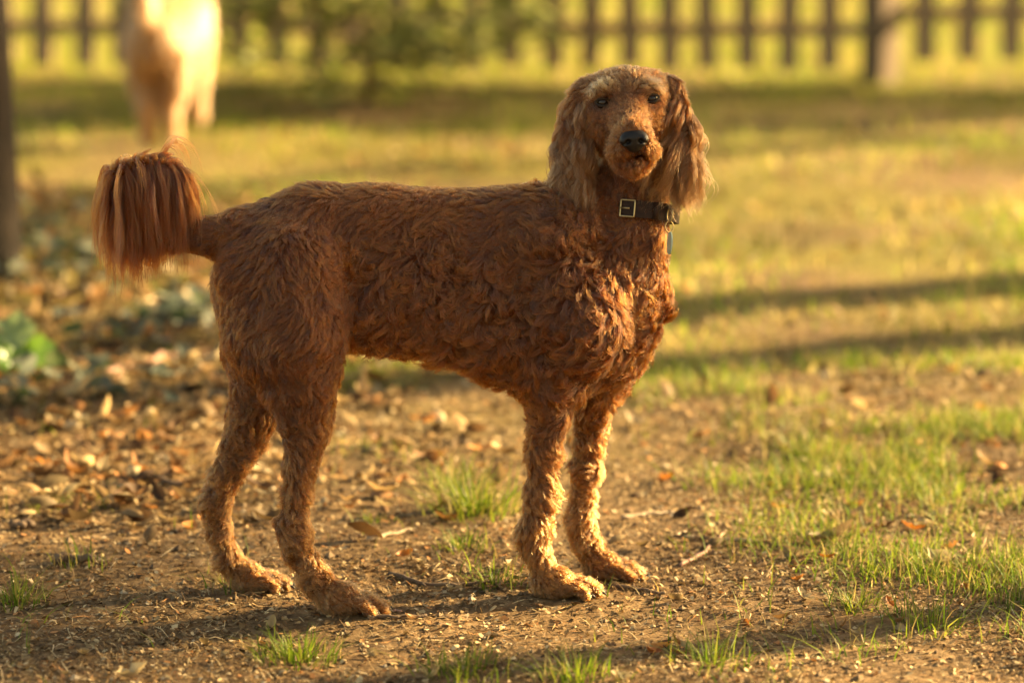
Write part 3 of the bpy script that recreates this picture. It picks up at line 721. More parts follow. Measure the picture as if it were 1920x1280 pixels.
    gi = rg.choice(n, 900, replace=False); ids = nearest_ids(np.concatenate([rt + rd * .02], 0), (rt + rd * .02)[gi])
    Lg = rg.uniform(.05, .132, 900) * np.interp(rt[gi, 2], [.45, .65], [.75, 1.1]) * np.interp(tt[gi], [1.9, 4.2], [.3, 1]); wph = rg.uniform(0, 6.28, (900, 1)); wsd = nrm(rg.normal(size=(900, 3)) * [1, 1, .2])
    d = nrm(rd[gi] * np.array([.75, .7, .8]) + tan[gi] * .45 + np.array([0.05, 0, -.05])); k = 12; p = rt[gi].copy(); seq = [p]
    bend = np.where(rg.random(900) < .03, rg.uniform(.38, .5, 900), rg.uniform(.6, 1.1, 900))[:, None]
    for j in range(1, k):
        d = nrm(d + np.array([0, 0, -1.0]) * bend + rg.normal(0, .07, d.shape) + wsd * np.sin(wph + j * .75) * .20); p = p + d * (Lg / (k - 1))[:, None]; seq.append(p)
    Gp = np.stack(seq, 1); s_ = np.linspace(0, 1, k)[None, :, None]
    rel = (Gp[ids] - Gp[ids][:, :1]) * rg.uniform(.5, 1.15, n)[:, None, None]
    dp = rt - rt[gi][ids]; tg = rg.uniform(.1, .7, 900)[ids][:, None, None]
    pp = rt[gi][ids][:, None] + rel + dp[:, None] * (1 - tg * s_) + np.cumsum(rg.normal(0, .0006, (n, k, 3)), 1) * (s_ > 0)
    cl = np.array([.098, .0215, .0028]) * ((1 + .2 * rg.normal(0, 1, 900))[ids] + .12 * rg.normal(0, 1, n))[:, None]
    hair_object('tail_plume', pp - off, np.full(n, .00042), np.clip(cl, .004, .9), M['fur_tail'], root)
    # ---- claws
    for (p_, r_) in claws:
        o = MB(); o.tube([p_ - off, p_ + np.array([8, 0, -.5]) * r_ - off, p_ + np.array([13, 0, -5]) * r_ - off], [3.6 * r_, 3 * r_, .8 * r_], 7); o.build('claw', M['lid'], root)
    # ---- nose
    nb = Body(); z = dict(flow=(0, 0, 1))
    nb.add(Ell(H(0, -66, 104), np.array([25, 17, 16]) * PX, AX), .006, **z); nb.add(Ell(H(0, -80, 103), np.array([15, 12, 13]) * PX, AX), .006, **z)
    for s in (-1, 1):
        nb.add(Ell(H(s * 15, -70, 108), np.array([11, 10, 11]) * PX, AX), .004, **z)
    for s in (-1, 1):
        nb.cut(Ell(H(s * 11.5, -72, 120), np.array([5.2, 4.6, 10]) * PX, AX), .002); nb.cut(Cone(H(s * 14, -75, 118), H(s * 25, -77, 108), 2.6 * PX, 2 * PX), .002)
    nb.cut(Cone(H(0, -72, 121), H(0, -96, 116), 1.2 * PX, 1.2 * PX), .002)
    v_, q_ = nb.mesh(.0012); mesh_np('nose', v_ - off, q_, M['nose'], root)
    # ---- eyes with lids
    for s in (-1, 1):
        c = H(s * 43.5, 0, -8); o = MB(); rr = 13 * PX
        th = np.linspace(0, np.pi, 15); ph = np.linspace(0, 2 * np.pi, 24, endpoint=False)
        vv = [[rr * math.sin(a) * math.cos(b), rr * math.sin(a) * math.sin(b), rr * math.cos(a)] for a in th for b in ph]
        ff = [(i * 24 + j, i * 24 + (j + 1) % 24, (i + 1) * 24 + (j + 1) % 24, (i + 1) * 24 + j) for i in range(14) for j in range(24)]
        o.add(np.array(vv) + c - off, ff); o.build('eye', M['eye'], root)
        o = MB(); a = np.linspace(0, 2 * np.pi, 25)
        pts_ = [H(s * 43.5 + 14.5 * math.cos(t), 0.5 + s * 1.0 * math.cos(t) + 6.6 * math.sin(t), 5.0 - 5 * abs(math.cos(t)) ** 2) - off for t in a]
        o.tube(pts_, 2.6 * PX, 6, caps=False); o.build('eyelid', M['lid'], root)
    # ---- collar
    o = MB(); nseg = 64; V_ = []; F_ = []
    e1 = nrm(np.cross(ca, np.array([0, 1.0, 0]))); e2 = np.cross(ca, e1)
    for i in range(nseg):
        a = 2 * np.pi * i / nseg; dr = e1 * math.cos(a) * cr[0] + e2 * math.sin(a) * cr[1]; dn = nrm(dr)
        for (h_, t_) in ((-.0122, 0), (-.0122, .0035), (.0122, .0035), (.0122, 0)): V_.append(cc + dr + ca * h_ + dn * t_ - off)
        for j in range(4): F_.append((i * 4 + j, i * 4 + (j + 1) % 4, ((i + 1) % nseg) * 4 + (j + 1) % 4, ((i + 1) % nseg) * 4 + j))
    o.add(V_, F_); colr = o.build('collar', M['leather'], root, False)
    def on(a, h_, t_): dr = e1 * math.cos(a) * cr[0] + e2 * math.sin(a) * cr[1]; return cc + dr + ca * h_ + nrm(dr) * t_ - off
    def ang_for(px_):                      # angle on the front where the strap shows at that photo x
        best = min((abs(((p := on(a, 0, 0) + off)[0]) - P(px_, 390, p[1])[0]), a) for a in np.linspace(0, 2 * np.pi, 720) if on(a, 0, 0)[1] + off[1] < cc[1]); return best[1]
    aB = ang_for(1178); sgn = 1 if on(aB + .05, 0, 0)[0] > on(aB, 0, 0)[0] else -1
    o = MB(); w2 = .165
    loop = [on(aB - sgn * w2, -.0118, .006), on(aB + sgn * w2, -.0118, .006), on(aB + sgn * w2, .0118, .006), on(aB - sgn * w2, .0118, .006), on(aB - sgn * w2, -.0118, .006)]
    dense = [np.array(loop[i]) * (1 - t) + np.array(loop[i + 1]) * t for i in range(4) for t in np.linspace(0, 1, 6, endpoint=False)] + [loop[0]]
    o.tube(dense, .0013, 6, caps=False); o.tube([on(aB - sgn * w2, 0, .0065), on(aB, 0, .0068), on(aB + sgn * .05, 0, .0062)], .0013, 6); o.build('buckle', M['brass'], colr)
    o = MB(); aK = ang_for(1228); kk = [on(aK, h_, t_) for (h_, t_) in ((-.0125, .0045), (.0125, .0045))]; o.tube(kk, .0045, 8); o.build('keeper_loop', M['leather'], colr)
    aR = ang_for(1248); c_ = on(aR, -.004, .006); dn = nrm(on(aR, 0, 1.0) - on(aR, 0, 0)); 
    o = MB(); o.tube([c_ + ca * math.cos(t) * .0105 + dn * (.004 + math.sin(t) * .006) for t in np.linspace(0, 2 * np.pi, 21)], .0013, 6, caps=False); o.build('ring', M['brass'], colr)
    c2 = c_ - ca * .017 + dn * .005; sidev = nrm(np.cross(ca, dn))
    o = MB(); o.tube([c2 + ca * math.cos(t) * .008 + sidev * math.sin(t) * .008 for t in np.linspace(0, 2 * np.pi, 21)], .0009, 6, caps=False); o.build('split_ring', M['brass'], colr)
    o = MB(); tv = []; nn_ = 20; c3 = c2 - ca * .0235 + dn * .004; fa = nrm(np.array([.22, -1.0, 0])); fb = np.cross(ca, fa)
    for h_ in (-.0009, .0009):
        for i in range(nn_): t = 2 * np.pi * i / nn_; tv.append(c3 + ca * math.cos(t) * .0165 + fa * math.sin(t) * .0125 + fb * h_)
    o.add(tv, [tuple(range(nn_ - 1, -1, -1)), tuple(range(nn_, 2 * nn_))] + [(i, (i + 1) % nn_, nn_ + (i + 1) % nn_, nn_ + i) for i in range(nn_)])
    o.build('identity_tag', M['tagm'], colr, False)
def collar_frame():
    c = P(1196, 397, 0.080); ax = nrm(np.array([.09, .20, 1.0]))   # tilted: lower at the throat
    return c, ax, (0.058, 0.062)
build_dog()

# ------------------------------------------------------------------ cream dog further back
def build_cream_dog():
    rg = np.random.default_rng(4); B = Body(); g = G(298, 278); x0, y0 = 0, 0
    d_ = nrm(np.array([0.10, 1.0, 0])); l_ = np.array([d_[1], -d_[0], 0])      # faces away; l_ = its right
    Q_ = lambda a, b, z: d_ * a + l_ * b + np.array([0, 0, z])
    co = dict(flow=-d_ * .5 + np.array([0, 0, -.8]), length=.045, lift=.4, curl=.5)
    for (a0, z0, r0), (a1, z1, r1) in zip([(.0, .37, .125), (.18, .38, .135), (.42, .37, .145)], [(.18, .38, .135), (.42, .37, .145), (.60, .42, .12)]):
        B.add(Cone(Q_(a0, 0, z0), Q_(a1, 0, z1), r0, r1), .04, **co)
    for s in (-1, 1):
        B.add(Cone(Q_(.02, s * .07, .34), Q_(.04, s * .075, .20), .085, .062), .03, **co)
        pw = [(.04, .20, .058), (-.02 + .05 * (s > 0), .13, .040), (.0 + .05 * (s > 0), .045, .032), (.03 + .05 * (s > 0), .022, .030)]
        for (a0, z0, r0), (a1, z1, r1) in zip(pw[:-1], pw[1:]): B.add(Cone(Q_(a0, s * .055, z0), Q_(a1, s * .05, z1), r0, r1), .015, **co)
        pf = [(.52, .34, .07), (.52, .18, .045), (.51, .05, .034), (.55, .022, .032)]
        for (a0, z0, r0), (a1, z1, r1) in zip(pf[:-1], pf[1:]): B.add(Cone(Q_(a0, s * .075, z0), Q_(a1, s * .07, z1), r0, r1), .015, **co)
        B.add(Ell(Q_(.74, s * .085, .60), (.03, .02, .07)), .015, **co)
    B.add(Cone(Q_(.58, 0, .44), Q_(.72, 0, .60), .10, .08), .03, **co)
    B.add(Ell(Q_(.77, 0, .63), (.08, .085, .075)), .02, **co); B.add(Cone(Q_(.80, 0, .61), Q_(.93, 0, .58), .05, .032), .02, **co)
    for (a0, z0, r0), (a1, z1, r1) in zip([(-.09, .42, .045), (-.16, .50, .04), (-.22, .62, .035)], [(-.16, .50, .04), (-.22, .62, .035), (-.22, .74, .02)]): B.add(Cone(Q_(a0, -.02, z0), Q_(a1, -.03, z1), r0, r1), .02, **co)
    V, Q = B.mesh(.011); Nv, _ = vert_normals(V, Q)
    root = empty('cream_dog', (g[0], g[1], gz(g[0], g[1])))
    tag(root, 'pale cream long haired dog walking off towards the fence, blurred', 'dog')
    V[:, 2] = np.maximum(V[:, 2], 0); root.scale = (.63, .82, .84)
    mesh_np('body', V, Q, M['skin_cream'], root)
    rt, nr = sample_surface(V, Q, Nv, 26000, rg); fd = B.fields(rt, dict(flow=None, length=.04, lift=.4, curl=.5))
    L = fd['length'] * rg.uniform(.6, 1.1, len(rt)) * np.interp(rt[:, 2], [0, .25], [.35, 1])
    p, ids = clump_fur(rt, nr, fd['flow'], L, fd['lift'], fd['curl'], 2500, rg, 6, tight=.6)
    p[..., 2] = np.maximum(p[..., 2], .002)
    c = np.array([.25, .115, .038]) * (1 + .12 * rg.normal(0, 1, len(rt)))[:, None]
    hair_object('fur', p, np.full(len(rt), .0012), np.clip(c, .05, .92), M['fur'], root)
    for s in (-1, 1):
        o = MB(); c0 = Q_(.865, s * .04, .65); o.tube([c0 - d_ * .008, c0 - d_ * .003, c0 + d_ * .004, c0 + d_ * .008], [.003, .011, .011, .003], 10); o.build('eye', M['eye'], root)
    o = MB(); c0 = Q_(.955, 0, .59); o.tube([c0 - d_ * .02, c0 - d_ * .01, c0 + d_ * .006, c0 + d_ * .012], [.008, .02, .018, .006], 10); o.build('nose', M['nose'], root)
build_cream_dog()

# ------------------------------------------------------------------ grass
def blades(base, h, w, lean_az, lean, col, rg, seg=3):
    """tapered bending blades -> V, tris, cols"""
    n = len(base); k = seg * 2 + 1; V = np.zeros((n, k, 3)); a = lean_az
    dirv = np.stack([np.cos(a), np.sin(a), np.zeros(n)], 1); sd_az = a + np.pi / 2 + rg.normal(0, .5, n); sdv = np.stack([np.cos(sd_az), np.sin(sd_az), np.zeros(n)], 1)
    for i in range(seg + 1):
        t = i / seg; c = base + dirv * (h * lean * t ** 1.7)[:, None] + np.array([0, 0, 1.0]) * (h * (t - .25 * np.clip(lean, 0, 1.5) * t ** 2))[:, None]
        ww = (w * (1 - t ** 1.5) * .5)[:, None]
        if i < seg: V[:, 2 * i] = c - sdv * ww; V[:, 2 * i + 1] = c + sdv * ww
        else: V[:, 2 * seg] = c
    o = np.arange(n)[:, None] * k; T = []
    for i in range(seg - 1):
        b = 2 * i; T += [o + np.array([[b, b + 1, b + 3]]), o + np.array([[b, b + 3, b + 2]])]
    T.append(o + np.array([[2 * seg - 2, 2 * seg - 1, 2 * seg]]))
    return V.reshape(-1, 3), np.concatenate(T), np.repeat(col, k, 0)
GREEN = np.array([[.09, .16, .016], [.125, .19, .022], [.165, .21, .026], [.22, .23, .04], [.07, .12, .014]])
STRAW = np.array([[.32, .235, .085], [.24, .165, .06], [.40, .31, .13]])
def grass_cols(n, rg, dry):
    g = GREEN[rg.integers(0, len(GREEN), n)]; s = STRAW[rg.integers(0, len(STRAW), n)]
    return np.where((rg.random(n) < dry)[:, None], s, g) * rg.uniform(.8, 1.2, (n, 1))
def tuft(px, py, rx, n, hgt, label, seed, dry=.12, spread=1.0):
    rg = np.random.default_rng(seed); g = G(px, py); c = np.array([g[0], g[1], gz(g[0], g[1]) - .002])
    rr = rx * PX * np.sqrt(rg.random(n)) * np.where(rg.random(n) < .4, .5, 1.25); az = rg.uniform(0, 6.28, n)
    b = np.stack([rr * np.cos(az) * 1.0, rr * np.sin(az) * 1.2, np.zeros(n)], 1)
    b[:, 2] = ground_z(b[:, 0] + c[0], b[:, 1] + c[1]) - c[2] - .003
    h = hgt * rg.uniform(.35, 1.2, n); ln = np.abs(rg.normal(.8, .5, n)) * spread
    V, T, C = blades(b, h, rg.uniform(.0016, .0032, n), az + rg.normal(0, .7, n), ln, grass_cols(n, rg, dry), rg)
    o = mesh_np('grass_tuft', V, T, M['blade'], None, True, C); o.location = c
    return tag(o, label, 'grass tuft', 'grass tufts on the bare soil')
for a in [(885, 965, 85, 330, .085, 'large bright green grass tuft just behind the dog\'s near foreleg', 1, .2, 1.2),
          (850, 915, 60, 90, .06, 'thin yellowish grass tuft behind the largest tuft under the belly', 2, .35),
          (870, 1030, 45, 90, .04, 'short grass tuft in front of the large one under the belly', 3),
          (925, 1092, 48, 110, .032, 'dark low grass tuft touching the dog\'s near forepaw', 4),
          (30, 1128, 50, 130, .05, 'dark green grass tuft on bare sand left of the hind paws', 5),
          (555, 1225, 62, 260, .042, 'dense dark grass tuft in the shade in front of the near hind paw', 6, .05),
          (870, 1255, 70, 150, .045, 'grass tuft in the shaded soil between the hind and fore paws', 7),
          (1085, 1268, 60, 160, .045, 'fresh grass tuft in front of the forepaws', 8),
          (1335, 1235, 60, 90, .060, 'bright spreading grass tuft beyond the forepaws in sun', 9, .1, 1.3),
          (1600, 1130, 40, 110, .045, 'fine dark grass tuft right of the tan curled leaf', 10),
          (1740, 1165, 75, 120, .065, 'long bladed grass tuft by the crumpled leaf', 11, .15, 1.2),
          (1520, 850, 95, 260, .055, 'wide grass tuft at the edge of the turf', 12, .2),
          (430, 1095, 55, 46, .045, 'wispy sprouts beside the far hind paw', 13, .3),
          (120, 960, 60, 90, .028, 'low clover like tuft on the litter\'s edge', 14, .3),
          (150, 1065, 45, 40, .045, 'few thin blades beside a dark bark chunk', 15, .3),
          (700, 985, 34, 60, .026, 'sparse small weeds between the hind and fore legs', 16, .3)]:
    tuft(*a)
def grass_field():
    rg = np.random.default_rng(21)
    def area(n, x0, x1, y0, y1): return rg.uniform(x0, x1, n), rg.uniform(y0, y1, n)
    xs, ys, hs, ws, dr = [], [], [], [], []
    def put(x, y, h, w, d): xs.append(x); ys.append(y); hs.append(np.broadcast_to(h, x.shape)); ws.append(np.broadcast_to(w, x.shape)); dr.append(np.broadcast_to(d, x.shape))
    # patchy turf close by, thick on the right, thin on the trodden soil
    x, y = area(190000, -1.3, 1.5, -.62, 2.0)
    nz = noise3(np.stack([x, y, 0 * x], 1), .22, 2.2)[:, 0] + .5 * noise3(np.stack([x, y, 0 * x], 1), .09, 6.2)[:, 1]
    dens = np.clip((x - .22 - .22 * np.clip((.45 - y) / .8, 0, 1)) / .42, 0, 1) * .7 + np.clip((y - .9) / 1.0, 0, 1) * .3 * (x > -.4)
    k = rg.random(len(x)) < np.clip(dens * np.clip(.35 + 1.6 * nz, 0, 2), 0, 1) * .8 + .010 * (nz > .1) + .05 * (nz > -.2) * np.clip((x - .1) / .5, 0, 1)
    put(x[k], y[k], rg.uniform(.015, .058, k.sum()), rg.uniform(.0014, .0028, k.sum()), .24)
    # lawn to the fence and past it
    x, y = area(90000, -2.6, 2.8, 1.8, 12.0)
    k = (np.abs(x) < 1.0 + .17 * (y + 5.5)); nz = noise3(np.stack([x, y, 0 * x], 1), .45, 8.2)[:, 0]
    left = (x < -.35) & (y < 3.0)
    k &= rg.random(len(x)) < np.clip(.62 + nz * .9, .08, 1) * np.where(left, .12, 1)
    put(x[k], y[k], rg.uniform(.025, .06, k.sum()), rg.uniform(.003, .0055, k.sum()), np.clip(.45 - .5 * nz[k], .1, .8) * np.where(y[k] > FENCE_Y - .4, .5, 1))
    x, y = area(30000, -2.6, 2.8, FENCE_Y + .15, 11.5); put(x, y, rg.uniform(.03, .07, len(x)), rg.uniform(.004, .007, len(x)), .45)
    x, y = np.concatenate(xs), np.concatenate(ys); n = len(x); dr_ = np.concatenate(dr)
    for (cx, cy_) in PAWS:
        pass
    b = np.stack([x, y, ground_z(x, y) - .002], 1)
    s = STRAW[rg.integers(0, 3, n)]; g = GREEN[rg.integers(0, 5, n)]
    col = np.where((rg.random(n) < dr_)[:, None], s, g) * rg.uniform(.8, 1.2, (n, 1))
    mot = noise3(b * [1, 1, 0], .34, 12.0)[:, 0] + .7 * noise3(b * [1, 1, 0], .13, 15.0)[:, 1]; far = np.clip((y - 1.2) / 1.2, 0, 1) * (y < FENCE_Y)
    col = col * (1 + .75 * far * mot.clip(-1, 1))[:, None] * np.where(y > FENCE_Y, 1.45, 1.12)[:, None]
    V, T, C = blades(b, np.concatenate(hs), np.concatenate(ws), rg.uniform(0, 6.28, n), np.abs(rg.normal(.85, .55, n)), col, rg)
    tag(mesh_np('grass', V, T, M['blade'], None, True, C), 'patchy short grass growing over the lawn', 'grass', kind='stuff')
grass_field()

# ------------------------------------------------------------------ litter: chips, straw, leaves nobody could count
def chips():
    rg = np.random.default_rng(31); n = 120000
    x = rg.uniform(-1.05, 1.15, n); y = -.62 + 2.6 * rg.random(n) ** 1.25; nz = noise3(np.stack([x, y, 0 * x], 1), .2, 4.4)[:, 0]
    k = rg.random(n) < np.clip(.7 + nz, .4, 1); x, y = x[k], y[k]; n = len(x)
    L = np.where(rg.random(n) < .35, rg.uniform(.010, .034, n), rg.uniform(.0028, .010, n)); W = np.where(L > .014, rg.uniform(.0007, .0016, n), L * rg.uniform(.3, .8, n))
    az = rg.uniform(0, 6.28, n); el = rg.normal(0, .22, n); a = np.stack([np.cos(az) * np.cos(el), np.sin(az) * np.cos(el), np.sin(el)], 1)
    b = nrm(np.cross(np.array([0, 0, 1.0]), a) + np.array([0, 0, 1.0]) * rg.normal(0, .4, n)[:, None]); nn = np.cross(a, b)
    c = np.stack([x, y, ground_z(x, y) + .0015 + np.abs(np.sin(el)) * L * .4], 1); cu = rg.normal(0, .18, n)[:, None] * L[:, None]
    L = L[:, None]; W = W[:, None]
    V = np.stack([c - a * L * .5 - b * W * .35, c - a * L * .5 + b * W * .35, c + b * W * .55 + nn * cu, c - b * W * .5 + nn * cu, c + a * L * .5 + b * W * .3, c + a * L * .5 - b * W * .25], 1).reshape(-1, 3)
    o = np.arange(n)[:, None] * 6; Q = np.concatenate([o + [[0, 3, 2, 1]], o + [[3, 5, 4, 2]]])
    pal = np.array([[.30, .19, .09], [.46, .33, .18], [.20, .115, .05], [.12, .065, .03], [.52, .40, .25], [.36, .16, .06]])
    C = pal[rg.choice(6, n, p=[.29, .18, .24, .18, .04, .07])] * rg.uniform(.4, 1.45, (n, 1))
    tag(mesh_np('ground_debris', V, Q, M['chips'], None, True, np.repeat(C, 6, 0)), 'dry straw, bark crumbs and leaf bits scattered over the soil', 'debris', kind='stuff')
    # crumbs of soil and small stones
    n = 5200; x = rg.uniform(-1.0, 1.1, n); y = rg.uniform(-.62, 1.2, n); r = rg.gamma(2.0, .0011, n).clip(.0008, .009)
    ico = np.array([[1, 0, 0], [-1, 0, 0], [0, 1, 0], [0, -1, 0], [0, 0, 1], [0, 0, -1]]); tri = np.array([[0, 2, 4], [2, 1, 4], [1, 3, 4], [3, 0, 4], [2, 0, 5], [1, 2, 5], [3, 1, 5], [0, 3, 5]])
    c = np.stack([x, y, ground_z(x, y) + r * .25], 1); V = (c[:, None] + ico[None] * r[:, None, None] * rg.uniform(.6, 1.4, (n, 6, 1)) * np.array([1.1, 1.1, .7])).reshape(-1, 3)
    T = (np.arange(n)[:, None, None] * 6 + tri[None]).reshape(-1, 3)
    C = np.array([[.17, .105, .055], [.26, .17, .095], [.11, .065, .035], [.38, .30, .21]])[rg.choice(4, n, p=[.4, .3, .22, .08])] * rg.uniform(.8, 1.2, (n, 1))
    tag(mesh_np('soil_crumbs', V, T, M['chips'], None, False, np.repeat(C, 6, 0)), 'loose crumbs of soil and grit on the trodden ground', 'soil', kind='stuff')
chips()
def litter_mass():
    rg = np.random.default_rng(41); shapes = [leaf_shape(kd, 1.0, .55, cu, fo, s) for kd, cu, fo, s in (('oval', 1.0, .3, 1), ('oak', .8, .25, 2), ('odd', 1.3, .35, 3), ('oval', -.6, -.2, 4))]
    n = 8500; x = rg.uniform(-1.7, .25, n); y = rg.uniform(.45, 4.4, n)
    edge = np.interp(y, [.45, 1.0, 2.0, 3.2, 4.4], [-.45, -.22, -.28, -.5, -.75]); k = (x < edge + rg.normal(0, .16, n)) | (rg.random(n) < .05); x, y = x[k], y[k]; n = len(x)
    x2 = rg.uniform(-.7, 1.3, 1100); y2 = rg.uniform(.25, 5.5, 1100); x, y = np.concatenate([x, x2]), np.concatenate([y, y2]); n = len(x)
    Vs, Fs, Cs = [], [], []; tot = 0
    pal = np.array([[.36, .22, .10], [.46, .31, .15], [.24, .12, .05], [.13, .07, .035], [.55, .42, .25], [.42, .18, .06]]); z0 = ground_z(x, y)
    for i in range(n):
        V, Fq = shapes[rg.integers(0, 4)]; s = (.014 + .05 * rg.random() ** 2.2) * (1 if x[i] < 0 else .8); V = V * s * np.array([1, rg.uniform(.7, 1.2), rg.uniform(.6, 1.3)])
        e = Matrix.Rotation(rg.uniform(0, 6.28), 3, 'Z') @ Matrix.Rotation(rg.normal(0, .38), 3, 'X') @ Matrix.Rotation(rg.normal(0, .3), 3, 'Y')
        V = V @ np.array(e).T; V[:, 2] -= V[:, 2].min(); V += [x[i], y[i], z0[i] + rg.uniform(0, .012) * (x[i] < 0)]
        q = np.array([f for f in Fq if len(f) == 4]); Vs.append(V); Fs.append(q + tot); tot += len(V)
        Cs.append(np.tile(pal[rg.choice(6, p=[.27, .22, .2, .1, .11, .1])] * rg.uniform(.22, 1.2), (len(V), 1)))
    tag(mesh_np('leaf_litter', np.concatenate(Vs), np.concatenate(Fs), M['litter'], None, True, np.concatenate(Cs)), 'thick brown and tan leaf litter under the trees', 'leaf litter', kind='stuff')
    # ivy creeping through the litter
    V0, Fq = leaf_shape('ivy', 1.0, .95, .3, .12, 9); q0 = np.array([f for f in Fq if len(f) == 4]); Vs, Fs, Cs = [], [], []; tot = 0
    spots = [G(30, 480), G(110, 520), G(210, 500), G(330, 620), G(385, 600), G(260, 640), G(60, 440), G(150, 740), G(40, 760)]
    for i in range(230):
        c = spots[i % len(spots)]; px_, py_ = c[0] + rg.normal(0, .10), c[1] + rg.normal(0, .13); s = rg.uniform(.03, .055)
        e = Matrix.Rotation(rg.uniform(0, 6.28), 3, 'Z') @ Matrix.Rotation(rg.normal(0, .4), 3, 'X') @ Matrix.Rotation(rg.normal(0, .35), 3, 'Y')
        V = (V0 * s) @ np.array(e).T; V[:, 2] -= V[:, 2].min(); V += [px_, py_, rg.uniform(.005, .05)]
        Vs.append(V); Fs.append(q0 + tot); tot += len(V); Cs.append(np.tile(np.array([[.07, .085, .06], [.12, .135, .10], [.22, .23, .17], [.07, .10, .03]])[rg.integers(0, 4)] * rg.uniform(.8, 1.2), (len(V), 1)))
    tag(mesh_np('ivy_ground_cover', np.concatenate(Vs), np.concatenate(Fs), M['blade'], None, True, np.concatenate(Cs)), 'dull blue green ivy creeping through the leaf litter', 'ivy', kind='stuff')
litter_mass()

# ------------------------------------------------------------------ single fallen leaves
def lay(o, px, py, rz, tilt=(0, 0), lift=0.0):
    g = G(px, py); o.location = (g[0], g[1], gz(g[0], g[1]) + .003 + lift); o.rotation_euler = (tilt[0], tilt[1], rz); return o
special = [(1560, 1022, 'oval', .072, .030, 1.1, .45, 'leaf_tan', .25, 'large tan curled leaf lying in the turf grass'),
           (1770, 1065, 'odd', .060, .036, 1.2, .4, 'leaf_tan', 2.2, 'crumpled pale leaf near the long bladed tuft'),
           (1205, 1035, 'oval', .036, .016, .8, .5, 'leaf_tan', -1.0, 'small folded tan leaf beside the far forepaw'),
           (1462, 925, 'oval', .026, .013, .5, .2, 'leaf_rust', .2, 'small dark red leaf on the soil by the turf'),
           (1462, 955, 'oak', .034, .020, .8, .3, 'leaf_rust', -.7, 'orange brown broken leaf below the dark red one'),
           (1598, 900, 'oval', .034, .016, .4, .55, 'leaf_brown', .1, 'rolled brown leaf under the wide tuft'),
           (1600, 995, 'odd', .022, .012, .9, .3, 'leaf_rust', 1.8, 'tiny rust leaf standing in the grass'),
           (265, 998, 'oval', .050, .018, .7, .3, 'leaf_tan', .2, 'pale straw coloured leaf lying left of the far hind leg'),
           (115, 945, 'oak', .060, .042, 1.0, .35, 'leaf_tan', .6, 'big pale oak leaf at the edge of the litter'),
           (250, 1270, 'odd', .045, .030, 1.1, .4, 'leaf_tan', .4, 'grey tan crumpled leaf in the shaded sand'),
           (455, 895, 'odd', .03, .018, .8, .3, 'leaf_brown', 1.4, 'brown curled leaf behind the far hind leg')]
for i, (px, py, kd, L, W, cu, fo, mt, rz, lb) in enumerate(special):
    me = leaf_mesh('fallen_leaf', M[mt], kind=kd, L=L, W=W, curl=cu, fold=fo, seed=60 + i)
    o = link(bpy.data.objects.new('fallen_leaf', me)); tag(lay(o, px, py, rz, (random.uniform(-.2, .2), random.uniform(-.2, .1)), .002), lb, 'leaf', 'fallen leaves')
protos = [[leaf_mesh('fallen_leaf', M[mt], kind=kd, L=L, W=W, curl=cu, fold=fo, seed=90 + j) for j, (kd, L, W, cu, fo) in enumerate((('oval', .034, .017, .9, .35), ('oak', .044, .027, .8, .3), ('odd', .028, .018, 1.2, .4)))] for mt in ('leaf_tan', 'leaf_brown', 'leaf_rust')]
rg = np.random.default_rng(55); lbl = [('tan',), ('brown',), ('rust orange',)]
LANDMARKS = [(885, 965, 'the large belly tuft'), (925, 1092, "the near forepaw's tuft"), (30, 1128, 'the dark tuft on sand'), (555, 1225, 'the dense shaded tuft'), (1085, 1268, 'the fresh tuft'), (1335, 1235, 'the spreading tuft'),
             (1740, 1165, 'the long bladed tuft'), (1520, 850, 'the wide turf tuft'), (1560, 1022, 'the tan curled leaf'), (1770, 1065, 'the crumpled pale leaf'), (1320, 1040, 'the pale bent twig'), (1215, 966, 'the knobbed pale twig'),
             (765, 1087, 'the dark forked twig'), (655, 1150, 'the near hind paw'), (480, 1104, 'the far hind paw'), (265, 998, 'the straw coloured leaf'), (115, 945, 'the big oak leaf'), (300, 908, 'the thick dark stick'),
             (135, 1064, 'the bark chunk'), (1598, 900, 'the rolled brown leaf'), (1148, 1084, 'the far forepaw'), (1800, 900, 'the sunny turf'), (1300, 850, 'the bare soil past the chest'), (700, 820, 'the litter under the belly')]
cnt = 0
while cnt < 150:
    px, py = rg.uniform(0, 1920), rg.uniform(760, 1275)
    right = px > 1200
    if rg.random() > (.9 if right or py < 930 else .35): continue
    if any(math.hypot((G(px, py)[0] - a) / 1.6, G(px, py)[1] - b) < .05 for a, b in PAWS): continue
    m_ = int(rg.choice(3, p=[.5, .32, .18])); sh = int(rg.integers(0, 3)); o = link(bpy.data.objects.new('fallen_leaf', protos[m_][sh]))
    lay(o, px, py, rg.uniform(0, 6.28), (rg.normal(0, .3), rg.normal(0, .25)), .001); s = rg.uniform(.45, 1.0); o.scale = (s, s, s)
    lm = min(LANDMARKS, key=lambda q: math.hypot(G(q[0], q[1])[0] - o.location.x, G(q[0], q[1])[1] - o.location.y))
    rel = 'close to' if math.hypot(G(lm[0], lm[1])[0] - o.location.x, G(lm[0], lm[1])[1] - o.location.y) < .09 else ('out behind' if py < lm[1] else 'out in front of')
    tag(o, f"{'tiny' if s < .6 else 'small' if s < .82 else 'broad'} {lbl[m_][0]} {('oval', 'lobed', 'ragged')[sh]} leaf {rel} {lm[2]}", 'leaf', 'fallen leaves'); cnt += 1

